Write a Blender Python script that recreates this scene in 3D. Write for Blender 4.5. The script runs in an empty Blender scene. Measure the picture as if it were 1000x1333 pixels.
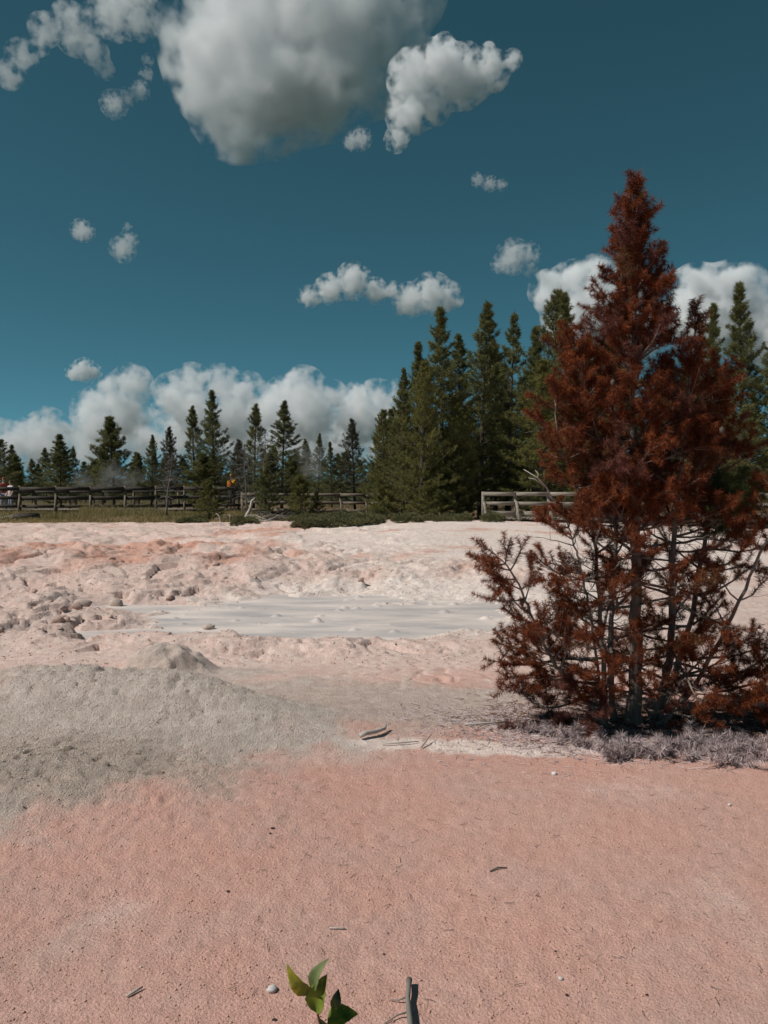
import bpy, math, random
import numpy as np
from mathutils import Vector

R = math.radians
sc = bpy.context.scene
COL = sc.collection

# ------------------------------------------------------------------ camera, sky, sun, exposure
CAMZ, PITCH = 1.75, math.atan(38.5 / 1000)
cam_d = bpy.data.cameras.new('camera')
cam = bpy.data.objects.new('camera', cam_d); COL.objects.link(cam)
cam.location = (0, 0, CAMZ); cam.rotation_euler = (R(90) - PITCH, 0, 0)
cam_d.sensor_fit = 'VERTICAL'; cam_d.sensor_height = 36; cam_d.lens = 27
cam_d.clip_start = 0.05; cam_d.clip_end = 30000
sc.camera = cam

SUN_AZ, SUN_EL = R(14), R(48)            # the sun stands to the left, a little behind the viewer
to_sun = Vector((-math.cos(SUN_EL) * math.cos(SUN_AZ), -math.cos(SUN_EL) * math.sin(SUN_AZ), math.sin(SUN_EL)))
world = bpy.data.worlds.new('World'); sc.world = world; world.use_nodes = True
wn, wl = world.node_tree.nodes, world.node_tree.links
wn.clear()
sky = wn.new('ShaderNodeTexSky'); sky.sky_type = 'NISHITA'; sky.sun_disc = False
sky.sun_elevation = SUN_EL; sky.sun_rotation = math.atan2(to_sun.x, to_sun.y)
sky.altitude = 2200; sky.air_density = 1.0; sky.dust_density = 0.3; sky.ozone_density = 1.5
lum = wn.new('ShaderNodeRGBToBW'); pw = wn.new('ShaderNodeMath'); pw.operation = 'POWER'; pw.inputs[1].default_value = 0.9
hs = wn.new('ShaderNodeMix'); hs.data_type = 'RGBA'; hs.inputs[0].default_value = 0.16        # the photograph's cool, teal rendering of blue sky
tint = wn.new('ShaderNodeMix'); tint.data_type = 'RGBA'; tint.blend_type = 'MULTIPLY'
tint.inputs[0].default_value = 1; tint.inputs[7].default_value = (0.26, 1.08, 1.45, 1)
bg = wn.new('ShaderNodeBackground'); bg.inputs[1].default_value = 0.0465
wo = wn.new('ShaderNodeOutputWorld')
wl.new(sky.outputs[0], lum.inputs[0]); wl.new(lum.outputs[0], pw.inputs[0]); wl.new(pw.outputs[0], tint.inputs[6])
wl.new(tint.outputs[2], hs.inputs[6]); wl.new(sky.outputs[0], hs.inputs[7])
wl.new(hs.outputs[2], bg.inputs[0]); wl.new(bg.outputs[0], wo.inputs[0])
world.cycles.sampling_method = 'MANUAL'; world.cycles.sample_map_resolution = 256

sun_d = bpy.data.lights.new('sun', 'SUN'); sun_d.energy = 4.0; sun_d.angle = R(0.53); sun_d.color = (1, 0.95, 0.88)
sun = bpy.data.objects.new('sun', sun_d); COL.objects.link(sun)
sun.rotation_euler = to_sun.to_track_quat('Z', 'Y').to_euler()
sc.view_settings.view_transform = 'Standard'; sc.view_settings.look = 'None'
sc.view_settings.exposure = 0; sc.view_settings.gamma = 1; sc.view_settings.use_curve_mapping = False
cy = sc.cycles
cy.max_bounces = 12; cy.diffuse_bounces = 3; cy.glossy_bounces = 2; cy.transmission_bounces = 3
cy.volume_bounces = 11; cy.transparent_max_bounces = 12
cy.use_denoising = True; cy.denoising_prefilter = 'ACCURATE'; cy.denoising_input_passes = 'RGB_ALBEDO_NORMAL'
cy.caustics_reflective = False; cy.caustics_refractive = False

# ------------------------------------------------------------------ helpers
def ray(px, py):
    u, v = (px - 500) / 1000, (666.5 - py) / 1000
    c, s = math.cos(PITCH), math.sin(PITCH)
    return Vector((u, c + v * s, -s + v * c))
def at(px, py, Y):                       # point at distance Y in front of the viewer
    d = ray(px, py); return Vector((0, 0, CAMZ)) + d * (Y / d.y)
def gp(px, py, z=0.0):                   # point on the level z
    d = ray(px, py); return Vector((0, 0, CAMZ)) + d * ((z - CAMZ) / d.z)

def tag(o, label=None, cat=None, group=None, kind=None):
    for k, v in (('label', label), ('category', cat), ('group', group), ('kind', kind)):
        if v: o[k] = v
    return o
def empty(name, loc=(0, 0, 0), rz=0):
    o = bpy.data.objects.new(name, None); COL.objects.link(o)
    o.location = loc; o.rotation_euler = (0, 0, rz); o.empty_display_size = 0.1
    return o
def link(name, me, parent=None, mat=None):
    if mat and not me.materials: me.materials.append(mat)
    o = bpy.data.objects.new(name, me); COL.objects.link(o)
    if parent: o.parent = parent
    return o
def copy_tree(o, parent=None):
    c = o.copy(); COL.objects.link(c); c.parent = parent
    for ch in o.children: copy_tree(ch, c)
    return c

class MB:
    """collects triangles and quads; build() links them as one mesh object"""
    def __init__(s): s.v = []; s.n = 0; s.f3 = []; s.f4 = []
    def add(s, v, f3=None, f4=None):
        v = np.asarray(v, float).reshape(-1, 3); s.v.append(v)
        if f3 is not None and len(f3): s.f3.append(np.asarray(f3, int) + s.n)
        if f4 is not None and len(f4): s.f4.append(np.asarray(f4, int) + s.n)
        s.n += len(v)
    def mesh(s, name, smooth=False):
        me = bpy.data.meshes.new(name)
        v = np.concatenate(s.v) if s.v else np.zeros((0, 3))
        f3 = np.concatenate(s.f3) if s.f3 else np.zeros((0, 3), int)
        f4 = np.concatenate(s.f4) if s.f4 else np.zeros((0, 4), int)
        me.vertices.add(len(v)); me.vertices.foreach_set('co', v.ravel().astype(np.float32))
        lo = np.concatenate([f3.ravel(), f4.ravel()]).astype(np.int32)
        me.loops.add(len(lo)); me.loops.foreach_set('vertex_index', lo)
        st = np.concatenate([np.arange(len(f3)) * 3, len(f3) * 3 + np.arange(len(f4)) * 4]).astype(np.int32)
        me.polygons.add(len(st)); me.polygons.foreach_set('loop_start', st)
        if smooth: me.polygons.foreach_set('use_smooth', np.ones(len(st), bool))
        me.update(calc_edges=True)
        return me
    def build(s, name, mat, parent=None, smooth=False):
        return link(name, s.mesh(name, smooth), parent, mat)
    def tube(s, pts, rad, sides=6, cap=True, lump=0.0, rng=None):
        pts = np.asarray([tuple(p) for p in pts], float); n = len(pts); rad = np.asarray(rad, float)
        T = np.gradient(pts, axis=0); T /= np.linalg.norm(T, axis=1)[:, None] + 1e-9
        ref = np.array([0.0, 0, 1]) if abs(T[0, 2]) < 0.8 else np.array([1.0, 0, 0])
        A = np.cross(T, ref); A /= np.linalg.norm(A, axis=1)[:, None] + 1e-9
        B = np.cross(T, A)
        a = np.arange(sides) / sides * 2 * np.pi
        rr = rad[:, None] * np.ones((n, sides))
        if lump and rng is not None: rr = rr * (1 + lump * rng.uniform(-1, 1, (n, sides)))
        V = pts[:, None] + rr[..., None] * (np.cos(a)[None, :, None] * A[:, None] + np.sin(a)[None, :, None] * B[:, None])
        V = V.reshape(-1, 3)
        i = np.arange(n - 1)[:, None] * sides; j = np.arange(sides)[None]; j2 = (j + 1) % sides
        q = np.stack([i + j, i + j2, i + sides + j2, i + sides + j], -1).reshape(-1, 4)
        f3 = []
        if cap:
            V = np.concatenate([V, pts[:1], pts[-1:]]); k0 = n * sides
            f3 = [(k0, (x + 1) % sides, x) for x in range(sides)] + [(k0 + 1, (n - 1) * sides + x, (n - 1) * sides + (x + 1) % sides) for x in range(sides)]
        s.add(V, f3, q)
    def beam(s, p, q, w, h, up=(0, 0, 1)):
        p, q, up = Vector(p), Vector(q), Vector(up)
        d = (q - p).normalized(); a = d.cross(up)
        if a.length < 1e-4: a = d.cross(Vector((0, 1, 0)))
        a.normalize(); b = a.cross(d)
        V = [tuple(e + a * (sx * w / 2) + b * (sz * h / 2)) for e in (p, q) for sx, sz in ((-1, -1), (1, -1), (1, 1), (-1, 1))]
        s.add(V, None, [(0, 3, 2, 1), (4, 5, 6, 7), (0, 1, 5, 4), (1, 2, 6, 5), (2, 3, 7, 6), (3, 0, 4, 7)])

# vectorised noise
def _h(ix, iy, seed):
    with np.errstate(over='ignore'):
        n = (ix.astype(np.int64) * 374761393 + iy.astype(np.int64) * 668265263 + seed * 1274126177) & 0xffffffff
        n = ((n ^ (n >> 13)) * 1274126177) & 0xffffffff
        n = ((n ^ (n >> 16)) * 2246822519) & 0xffffffff
    return (n & 0xffffff) / float(0xffffff)
def gn(x, y, seed=0):
    x, y = np.broadcast_arrays(np.asarray(x, float), np.asarray(y, float))
    ix, iy = np.floor(x), np.floor(y); fx, fy = x - ix, y - iy
    def g(dx, dy):
        a = _h(ix + dx, iy + dy, seed) * 2 * np.pi
        return np.cos(a) * (fx - dx) + np.sin(a) * (fy - dy)
    ux = fx ** 3 * (fx * (fx * 6 - 15) + 10); uy = fy ** 3 * (fy * (fy * 6 - 15) + 10)
    a = g(0, 0) * (1 - ux) + g(1, 0) * ux; b = g(0, 1) * (1 - ux) + g(1, 1) * ux
    return (a * (1 - uy) + b * uy) * 1.5
def fbm(x, y, o=4, seed=0, gain=0.5):
    r = 0; a = 1; t = 0
    for k in range(o):
        r = r + a * gn(x * 2 ** k + 17.3 * k, y * 2 ** k - 9.1 * k, seed + k * 7); t += a; a *= gain
    return r / t
def worley(x, y, seed=0):
    ix, iy = np.floor(x), np.floor(y); f1 = np.full(np.shape(x), 9.0); f2 = f1.copy()
    for dx in (-1, 0, 1):
        for dy in (-1, 0, 1):
            cx = ix + dx + _h(ix + dx, iy + dy, seed); cyy = iy + dy + _h(ix + dx, iy + dy, seed + 91)
            d = np.hypot(x - cx, y - cyy)
            f2 = np.where(d < f1, f1, np.minimum(f2, d)); f1 = np.minimum(f1, d)
    return f1, f2
def ss(a, b, x):
    t = np.clip((np.asarray(x, float) - a) / (b - a), 0, 1); return t * t * (3 - 2 * t)
def gs(x, y, cx, cyy, sx, sy): return np.exp(-((x - cx) / sx) ** 2 - ((y - cyy) / sy) ** 2)

# node materials
def mat(name, base, rough=0.9, var=0.25, scale=8, col2=None, bump=0.0, bscale=40, trans=0.0, island=False, spec=0.2, stretch=None):
    m = bpy.data.materials.new(name); m.use_nodes = True
    nt = m.node_tree; N, L = nt.nodes, nt.links
    b = N['Principled BSDF']; b.inputs['Roughness'].default_value = rough; b.inputs['Specular IOR Level'].default_value = spec
    tc = N.new('ShaderNodeTexCoord'); vec = tc.outputs['Object']
    if stretch:
        mp = N.new('ShaderNodeMapping'); mp.inputs['Scale'].default_value = stretch; L.new(vec, mp.inputs[0]); vec = mp.outputs[0]
    no = N.new('ShaderNodeTexNoise'); no.inputs['Scale'].default_value = scale; no.inputs['Detail'].default_value = 5
    L.new(vec, no.inputs['Vector'])
    rp = N.new('ShaderNodeValToRGB'); c2 = col2 or tuple(c * (1 - var) for c in base)
    rp.color_ramp.elements[0].position = 0.33; rp.color_ramp.elements[1].position = 0.67
    rp.color_ramp.elements[0].color = (*c2, 1); rp.color_ramp.elements[1].color = (*base, 1)
    fac = no.outputs['Fac']
    if island:
        ge = N.new('ShaderNodeNewGeometry'); ad = N.new('ShaderNodeMath'); ad.operation = 'MULTIPLY_ADD'
        ad.inputs[1].default_value = 0.6; L.new(ge.outputs['Random Per Island'], ad.inputs[0])
        s2 = N.new('ShaderNodeMath'); s2.operation = 'SUBTRACT'; s2.inputs[1].default_value = 0.3
        L.new(fac, s2.inputs[0]); L.new(s2.outputs[0], ad.inputs[2]); fac = ad.outputs[0]
    L.new(fac, rp.inputs[0]); L.new(rp.outputs[0], b.inputs['Base Color'])
    if bump:
        bn = N.new('ShaderNodeTexNoise'); bn.inputs['Scale'].default_value = bscale; bn.inputs['Detail'].default_value = 6
        L.new(vec, bn.inputs['Vector'])
        bp = N.new('ShaderNodeBump'); bp.inputs['Strength'].default_value = 0.7; bp.inputs['Distance'].default_value = bump
        L.new(bn.outputs['Fac'], bp.inputs['Height']); L.new(bp.outputs[0], b.inputs['Normal'])
    if trans:
        tr = N.new('ShaderNodeBsdfTranslucent'); L.new(rp.outputs[0], tr.inputs[0])
        mx = N.new('ShaderNodeMixShader'); mx.inputs[0].default_value = trans
        L.new(b.outputs[0], mx.inputs[1]); L.new(tr.outputs[0], mx.inputs[2])
        L.new(mx.outputs[0], N['Material Output'].inputs[0])
    return m

# ------------------------------------------------------------------ ground
POOLZ = -0.115
def pool_e(x, y):
    w = 0.26 * fbm(x * 0.9, y * 0.9, 4, 5)
    a = np.hypot((x + 0.6) / 2.8, (y - 10.75) / 2.15) + w
    b = np.hypot((x + 2.75) / 1.4, (y - 9.35) / 0.42) + w * 1.3
    c = np.hypot((x + 3.6) / 1.2, (y - 11.3) / 0.5) + w * 1.3
    return np.minimum(a, np.minimum(b, c))
def rough_mask(x, y):
    m = ss(7.6, 8.6, y) * ss(19, 15.5, y) * ss(1.5, -2.0, x + 0.8 * fbm(x * .4, y * .4, 2, 3))
    m = np.maximum(m, gs(x, y, -0.8, 8.1, 1.8, 0.5) * 0.8)             # near rim
    m = np.maximum(m, gs(x, y, 0.95, 9.45, 0.5, 0.5))
    m = np.maximum(m, 0.8 * ss(12.6, 13.3, y) * ss(15.3, 14.2, y) * ss(3.2, 2.2, x))   # far bank
    return np.clip(m, 0, 1)
def height(x, y):
    x = np.asarray(x, float); y = np.asarray(y, float)
    z = 0.05 * fbm(x / 2.5, y / 2.5, 3, 1) * ss(60, 30, np.hypot(x, y))
    # olive mound, pale cone and its tail
    yr = y + 0.30 * (x + 2.4); mo = gs(x, yr, -2.5, 5.95, 1.15, 0.50) + 0.55 * gs(x, yr, -1.35, 5.95, 0.75, 0.35); z = z + 0.30 * mo + 0.06 * gs(x, y, -0.4, 5.4, 0.8, 0.4) + 0.10 * gs(x, y, -2.0, 4.45, 1.15, 0.6)
    mo = np.clip(mo + gs(x, y, -2.0, 4.5, 1.1, 0.6), 0, 1)
    z = z + 0.05 * fbm(x * 2.2, y * 2.2, 3, 8) * mo
    r = np.hypot((x + 2.0) / 1.25, y - 7.0) + 0.06 * fbm(x * 5, y * 5, 3, 4)
    z = z + 0.24 * ss(0.44, 0.08, r) + 0.05 * gs(x, y, -1.2, 6.8, 0.7, 0.35)
    z = z + 0.07 * ss(0.5, 0.2, r) * fbm(x * 7, y * 7, 4, 14)
    # pit and pool
    e = pool_e(x, y)
    z = z - 0.17 * ss(1.3, 0.75, e)
    z = z + 0.05 * gs(x, y, -1.0, 8.2, 1.1, 0.35) + 0.09 * gs(x, y, 1.0, 9.1, 0.35, 0.35)
    far = ss(12.7, 14.3, y + 0.3 * fbm(x * .8, 3.3, 2, 6))
    z = z + 0.20 * far * ss(70, 34, y) + 0.30 * gs(x, y, 2.2, 23, 6.5, 6.5)
    z = z + 0.22 * gs(x, y, -6.9, 15.6, 1.6, 1.0) + 0.15 * gs(x, y, -3.6, 16.2, 1.6, 1.0) + 0.12 * gs(x, y, -6.0, 20, 1.0, 0.8) + 0.1 * gs(x, y, -4.6, 18.5, 0.8, 0.7)
    # broken, clodded mud
    m = rough_mask(x, y) * ss(0.85, 1.1, e)
    wx = x + 0.35 * fbm(x * 1.3, y * 1.3, 2, 21); wy = y * 0.8 + 0.35 * fbm(x * 1.3, y * 1.3, 2, 22)
    n = fbm(wx * 1.1, wy * 1.3, 5, 30)
    c = 0.055 * ss(0.03, 0.06, n) + 0.05 * ss(0.20, 0.225, n) - 0.11 * ss(-0.22, -0.25, n)
    f1, f2 = worley(wx * 6.5, wy * 6.5, 40); sel = ss(0.0, 0.28, fbm(x * 0.9, y * 0.9, 2, 44))
    lump = 0.012 * np.sqrt(np.clip(1 - f1 * 1.3, 0, 1)) * sel
    z = z + m * (c + lump + 0.035 * fbm(x * 3.0, y * 3.0, 5, 47, 0.55) + 0.016 * fbm(x * 11, y * 11, 3, 50, 0.6))
    mm = ss(14, 17, y) * ss(31, 26, y) * ss(3, -2, x)
    k = fbm(x * 0.55 + 0.2 * wy, y * 0.7, 4, 53)
    z = z + mm * (0.06 * ss(0.04, 0.09, k) + 0.05 * ss(0.22, 0.26, k) + 0.03 * fbm(x * 2.5, y * 2.5, 4, 55))
    z = z + 0.012 * fbm(x * 3, y * 3, 4, 57) * ss(7, 9, y)
    # low blisters of half-dried mud on the pool
    z = z + (0.085 * fbm(x * 1.5, y * 2.6, 5, 61) + 0.03 * ss(0.55, 1.0, e)) * ss(1.3, 0.9, e)
    # drying cracks
    cm = np.clip(gs(x, y, 0.45, 6.95, 0.75, 0.5) + 0.8 * gs(x, y, 0.1, 13.8, 2.5, .8) + 0.6 * gs(x, y, -0.6, 7.9, 1.4, .4), 0, 1)
    g1, g2 = worley(x * 3.2 + 0.3 * gn(x * 4, y * 4, 2), y * 3.2 + 0.3 * gn(x * 4, y * 4, 9), 70)
    z = z - 0.03 * cm * ss(0.10, 0.0, g2 - g1)
    # fine crumble
    z = z + 0.006 * fbm(x * 14, y * 14, 2, 80) * ss(30, 8, y) + mo * (0.022 * fbm(x * 15, y * 15, 3, 83, 0.6) - 0.03 * ss(0.22, 0.4, fbm(x * 9, y * 9, 2, 86)))
    # turf bank on the far side
    z = z + 0.10 * ss(29, 31.5, y + 0.10 * x) * ss(-3, -6, x)
    return z
def hz(x, y): return float(height(np.array([x]), np.array([y]))[0])

def make_ground():
    ys = np.concatenate([np.linspace(-60, 0, 12)[:-1], np.linspace(0, 1.6, 12)[:-1], np.linspace(1.6, 7.6, 330)[:-1], np.linspace(7.6, 16.5, 340)[:-1],
                         np.linspace(16.5, 34, 210)[:-1], np.linspace(34, 90, 40)[:-1], np.geomspace(90, 9000, 26)])
    core = np.linspace(-1, 1, 440)
    side = np.geomspace(0.04, 60, 22)
    u = np.concatenate([-(1 + side[::-1]), core, 1 + side])
    half = 0.66 * np.clip(ys, 2.0, 60) + 0.6
    X = u[None] * half[:, None]; Y = np.repeat(ys[:, None], len(u), 1)
    Z = height(X, Y)
    ny, nx = X.shape
    i = np.arange(ny - 1)[:, None] * nx + np.arange(nx - 1)[None]
    mb = MB(); mb.add(np.stack([X, Y, Z], -1).reshape(-1, 3), None, np.stack([i, i + 1, i + nx + 1, i + nx], -1).reshape(-1, 4))
    me = mb.mesh('ground', True)
    x, y, z = X.ravel(), Y.ravel(), Z.ravel()
    w = fbm(x * 1.1, y * 1.1, 4, 101); w2 = fbm(x * 3.5, y * 3.5, 4, 105)
    grey = ss(0.28, 0.70, gs(x, y, -2.35, 5.1, 1.75, 1.5) + 0.35 * gs(x, y, -0.9, 5.35, 0.9, 0.5) + 0.18 * w + 0.28 * w2)
    grey = np.maximum(grey, 0.75 * ss(0.2, 0.6, gs(x, y, -1.7, 6.85, 0.8, 0.4) + 0.2 * w2))
    grey = np.maximum(grey, 0.75 * ss(0.25, 0.65, gs(x, y, -0.1, 5.95, 2.1, 0.75) + 0.25 * w + 0.25 * w2))
    tan = 0.9 * ss(0.3, 0.75, gs(x, y, -2.0, 4.5, 1.25, 0.62) + 0.25 * w + 0.2 * w2)
    pale = ss(0.2, 0.7, gs(x, y, 0.4, 11.2, 4.4, 3.0) + 0.25 * w + 0.15 * w2)
    pale = np.maximum(pale, 0.9 * ss(0.1, 0.6, gs(x, y, 4.0, 20, 8, 8) + 0.45 * w))
    pale = np.maximum(pale, 0.8 * ss(0.35, 0.75, gs(x, y, -2.9, 5.15, 0.8, 0.22) + 0.3 * w2))
    pale = np.maximum(pale, 0.75 * ss(0.45, 0.7, gs(x, y, 1.0, 5.0, 1.9, 0.16) + 0.55 * w2))   # salt crust in front of the pine
    pale = np.maximum(pale, 0.55 * ss(6.0, 7.6, y + 0.8 * w) * ss(40, 30, y))
    pale = np.maximum(pale, 0.5 * ss(0.2, 0.5, w2 * 1.2 + w * .4) * ss(4.5, 6, y))
    rust = ss(0.0, 0.5, fbm(x * 0.55, y * 0.75, 4, 120) + 0.6 * gs(x, y, -6.5, 15.5, 4.0, 2.5) - 0.08) * ss(12.5, 15, y)
    rust = np.maximum(rust, 0.9 * ss(0.45, 0.8, gs(x, y, -3.6, 22, 1.6, 2.5) + 0.3 * w))
    soil = ss(-0.4, 0.4, y - 29.6 - 0.02 * x * x * (x > 0) + 3.2 * w + 1.5 * w2 + (x < -2) * -0.0 + 5.0 * ss(-6, 0, x) * 0.4)
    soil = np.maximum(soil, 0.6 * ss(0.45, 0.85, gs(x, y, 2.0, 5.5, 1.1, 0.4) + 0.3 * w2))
    t_ = me.attributes.new('tan', 'FLOAT', 'POINT'); t_.data.foreach_set('value', tan.astype(np.float32))
    a = me.color_attributes.new('zone', 'FLOAT_COLOR', 'POINT')
    a.data.foreach_set('color', np.stack([np.maximum(grey, 0.5 * tan), pale, soil, np.maximum(rust, 0.0)], -1).ravel().astype(np.float32))
    m = bpy.data.materials.new('mineral_ground'); m.use_nodes = True
    N, L = m.node_tree.nodes, m.node_tree.links
    b = N['Principled BSDF']; b.inputs['Roughness'].default_value = 0.95; b.inputs['Specular IOR Level'].default_value = 0.15
    at_ = N.new('ShaderNodeAttribute'); at_.attribute_name = 'zone'
    sp = N.new('ShaderNodeSeparateColor'); L.new(at_.outputs['Color'], sp.inputs[0])
    ge = N.new('ShaderNodeNewGeometry'); P = ge.outputs['Position']
    def noise(s, d=4, r=0.55):
        n = N.new('ShaderNodeTexNoise'); n.inputs['Scale'].default_value = s; n.inputs['Detail'].default_value = d
        n.inputs['Roughness'].default_value = r; L.new(P, n.inputs['Vector']); return n.outputs['Fac']
    def ramp(f, a, b2, lo=0.0, hi=1.0):
        n = N.new('ShaderNodeMapRange'); n.inputs[1].default_value = a; n.inputs[2].default_value = b2
        n.inputs[3].default_value = lo; n.inputs[4].default_value = hi; L.new(f, n.inputs[0]); return n.outputs[0]
    def mix(f, c1, c2, mode='MIX'):
        n = N.new('ShaderNodeMix'); n.data_type = 'RGBA'; n.blend_type = mode
        for s_, v in ((0, f), (6, c1), (7, c2)):
            if hasattr(v, 'links'): L.new(v, n.inputs[s_])
            elif s_ == 0: n.inputs[0].default_value = v
            else: n.inputs[s_].default_value = (*v, 1)
        return n.outputs[2]
    def math_(op, a, b2):
        n = N.new('ShaderNodeMath'); n.operation = op
        for s_, v in enumerate((a, b2)):
            if hasattr(v, 'links'): L.new(v, n.inputs[s_])
            else: n.inputs[s_].default_value = v
        return n.outputs[0]
    n1, n2, n3 = noise(1.3, 6), noise(9, 6, 0.65), noise(70, 4, 0.7)
    salmon = mix(math_('ADD', math_('MULTIPLY', ramp(n1, 0.35, 0.65), 0.6), math_('MULTIPLY', ramp(noise(4.5, 7, .7), 0.35, 0.65), 0.4)), (0.655, 0.36, 0.292), (0.58, 0.378, 0.32))
    c = mix(sp.outputs[1], salmon, mix(ramp(n2, 0.35, 0.65), (0.79, 0.64, 0.575), (0.90, 0.80, 0.74)))
    c = mix(math_('MULTIPLY', at_.outputs['Alpha'], 0.75), c, mix(ramp(n2, 0.35, 0.65), (0.60, 0.27, 0.19), (0.68, 0.38, 0.28)))
    c = mix(sp.outputs[0], c, mix(ramp(n2, 0.3, 0.7), (0.62, 0.505, 0.44), (0.79, 0.68, 0.615)))
    tn = N.new('ShaderNodeAttribute'); tn.attribute_name = 'tan'
    c = mix(math_('MULTIPLY', tn.outputs['Fac'], 0.6), c, mix(ramp(noise(26, 5, .7), 0.35, 0.65), (0.40, 0.30, 0.235), (0.56, 0.45, 0.37)))
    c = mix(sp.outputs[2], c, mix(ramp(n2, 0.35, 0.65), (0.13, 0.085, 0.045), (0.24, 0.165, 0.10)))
    xyz = N.new('ShaderNodeSeparateXYZ'); L.new(P, xyz.inputs[0])
    c = mix(ramp(xyz.outputs[1], 45, 75), c, (0.055, 0.06, 0.03))
    v = math_('ADD', math_('ADD', ramp(n3, 0.3, 0.7, -0.14, 0.14), ramp(noise(120, 4, .7), 0.30, 0.46, -0.42, 0.0)), ramp(n2, 0.3, 0.7, 0.93, 1.07))
    c = mix(1.0, c, v, 'MULTIPLY')
    L.new(c, b.inputs['Base Color'])
    hgt = math_('ADD', math_('MULTIPLY', noise(95, 4, 0.65), 1.3), math_('MULTIPLY', noise(30, 6, 0.7), 0.7))
    b0 = N.new('ShaderNodeBump'); b0.inputs['Distance'].default_value = 0.10; L.new(noise(9, 8, 0.68), b0.inputs['Height']); L.new(ramp(xyz.outputs[1], 6.5, 9.0, 0.05, 0.6), b0.inputs['Strength'])
    bp = N.new('ShaderNodeBump'); bp.inputs['Strength'].default_value = 0.9; bp.inputs['Distance'].default_value = 0.016; L.new(b0.outputs[0], bp.inputs['Normal'])
    L.new(math_('ADD', math_('MULTIPLY', sp.outputs[0], 0.6), 0.7), bp.inputs['Strength'])
    L.new(hgt, bp.inputs['Height']); L.new(bp.outputs[0], b.inputs['Normal'])
    me.materials.append(m)
    tag(link('ground', me), kind='structure', label='pink and grey crusted mud flat of a geyser basin')
make_ground()

def make_pool():
    ny, nx = 210, 330
    X, Y = np.meshgrid(np.linspace(-6.0, 3.0, nx), np.linspace(8.3, 13.6, ny))
    Z = POOLZ + 0.004 * fbm(X * 5, Y * 8, 3, 3); rp = np.random.RandomState(8)
    for k in range(34):
        bx, by, br = rp.uniform(-3.0, 1.9), rp.uniform(9.3, 12.6), rp.uniform(.03, .085); Z = Z + br * 0.5 * np.clip(1 - ((X - bx) ** 2 + (Y - by) ** 2) / br ** 2, 0, 1)
    i = np.arange(ny - 1)[:, None] * nx + np.arange(nx - 1)[None]
    f = np.stack([i, i + 1, i + nx + 1, i + nx], -1).reshape(-1, 4)
    e = pool_e(X, Y).ravel(); f = f[e[f].min(1) < 1.15]
    mb = MB(); mb.add(np.stack([X, Y, Z], -1).reshape(-1, 3), None, f)
    m = mat('wet_grey_mud', (0.78, 0.67, 0.61), 0.45, scale=1.6, col2=(0.46, 0.42, 0.415), bump=0.025, bscale=7, spec=0.5, stretch=(0.55, 1.7, 1))
    tag(mb.build('mud_pool', m, smooth=True), kind='structure', label='still grey pool of wet mud')
make_pool()

# ------------------------------------------------------------------ clouds: closed bodies filled with scattering mist
def cloud_material(name, dens, col, scale, blobs=None, rag=1.0):
    """mist whose density follows the cloud's rounded heaps, torn at the rim by noise"""
    m = bpy.data.materials.new(name); m.use_nodes = True
    N, L = m.node_tree.nodes, m.node_tree.links
    N.remove(N['Principled BSDF'])
    v = N.new('ShaderNodeVolumePrincipled'); v.inputs['Color'].default_value = (*col, 1); v.inputs['Anisotropy'].default_value = -0.25
    L.new(v.outputs[0], N['Material Output'].inputs['Volume'])
    if not blobs: v.inputs['Density'].default_value = dens; return m
    tc = N.new('ShaderNodeTexCoord'); P0 = tc.outputs['Object']; acc = None
    wn_ = N.new('ShaderNodeTexNoise'); wn_.inputs['Scale'].default_value = 0.85 * scale; wn_.inputs['Detail'].default_value = 4; wn_.inputs['Roughness'].default_value = 0.6; L.new(P0, wn_.inputs['Vector'])
    c0 = N.new('ShaderNodeVectorMath'); c0.operation = 'SUBTRACT'; c0.inputs[1].default_value = (.5, .5, .5); L.new(wn_.outputs['Color'], c0.inputs[0])
    c1 = N.new('ShaderNodeVectorMath'); c1.operation = 'MULTIPLY_ADD'; c1.inputs[1].default_value = (2.1 / scale * min(rag, 1.0),) * 3; L.new(c0.outputs[0], c1.inputs[0]); L.new(P0, c1.inputs[2]); P = c1.outputs[0]
    for p, r in blobs:
        d = N.new('ShaderNodeVectorMath'); d.operation = 'DISTANCE'; d.inputs[1].default_value = tuple(p); L.new(P, d.inputs[0])
        k = N.new('ShaderNodeMapRange'); k.inputs[1].default_value = 1.36 * r; k.inputs[2].default_value = 0.2 * r
        k.interpolation_type = 'SMOOTHSTEP'; L.new(d.outputs['Value'], k.inputs[0])
        if acc is None: acc = k.outputs[0]
        else:
            a = N.new('ShaderNodeMath'); a.operation = 'SMOOTH_MAX'; a.inputs[2].default_value = 0.25; L.new(acc, a.inputs[0]); L.new(k.outputs[0], a.inputs[1]); acc = a.outputs[0]
    n = N.new('ShaderNodeTexNoise'); n.inputs['Scale'].default_value = 2.2 * scale; n.inputs['Detail'].default_value = 5; n.inputs['Roughness'].default_value = 0.52
    L.new(P0, n.inputs['Vector'])
    f = N.new('ShaderNodeMath'); f.operation = 'MULTIPLY_ADD'; f.inputs[1].default_value = 2.0 * rag; L.new(n.outputs['Fac'], f.inputs[0]); L.new(acc, f.inputs[2])
    g = N.new('ShaderNodeMapRange'); g.inputs[1].default_value = 1.0 * rag + 0.14; g.inputs[2].default_value = 1.0 * rag + 0.64; g.inputs[4].default_value = dens
    L.new(f.outputs[0], g.inputs[0]); L.new(g.outputs[0], v.inputs['Density'])
    m.cycles.volume_step_rate = 0.8
    return m
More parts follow.
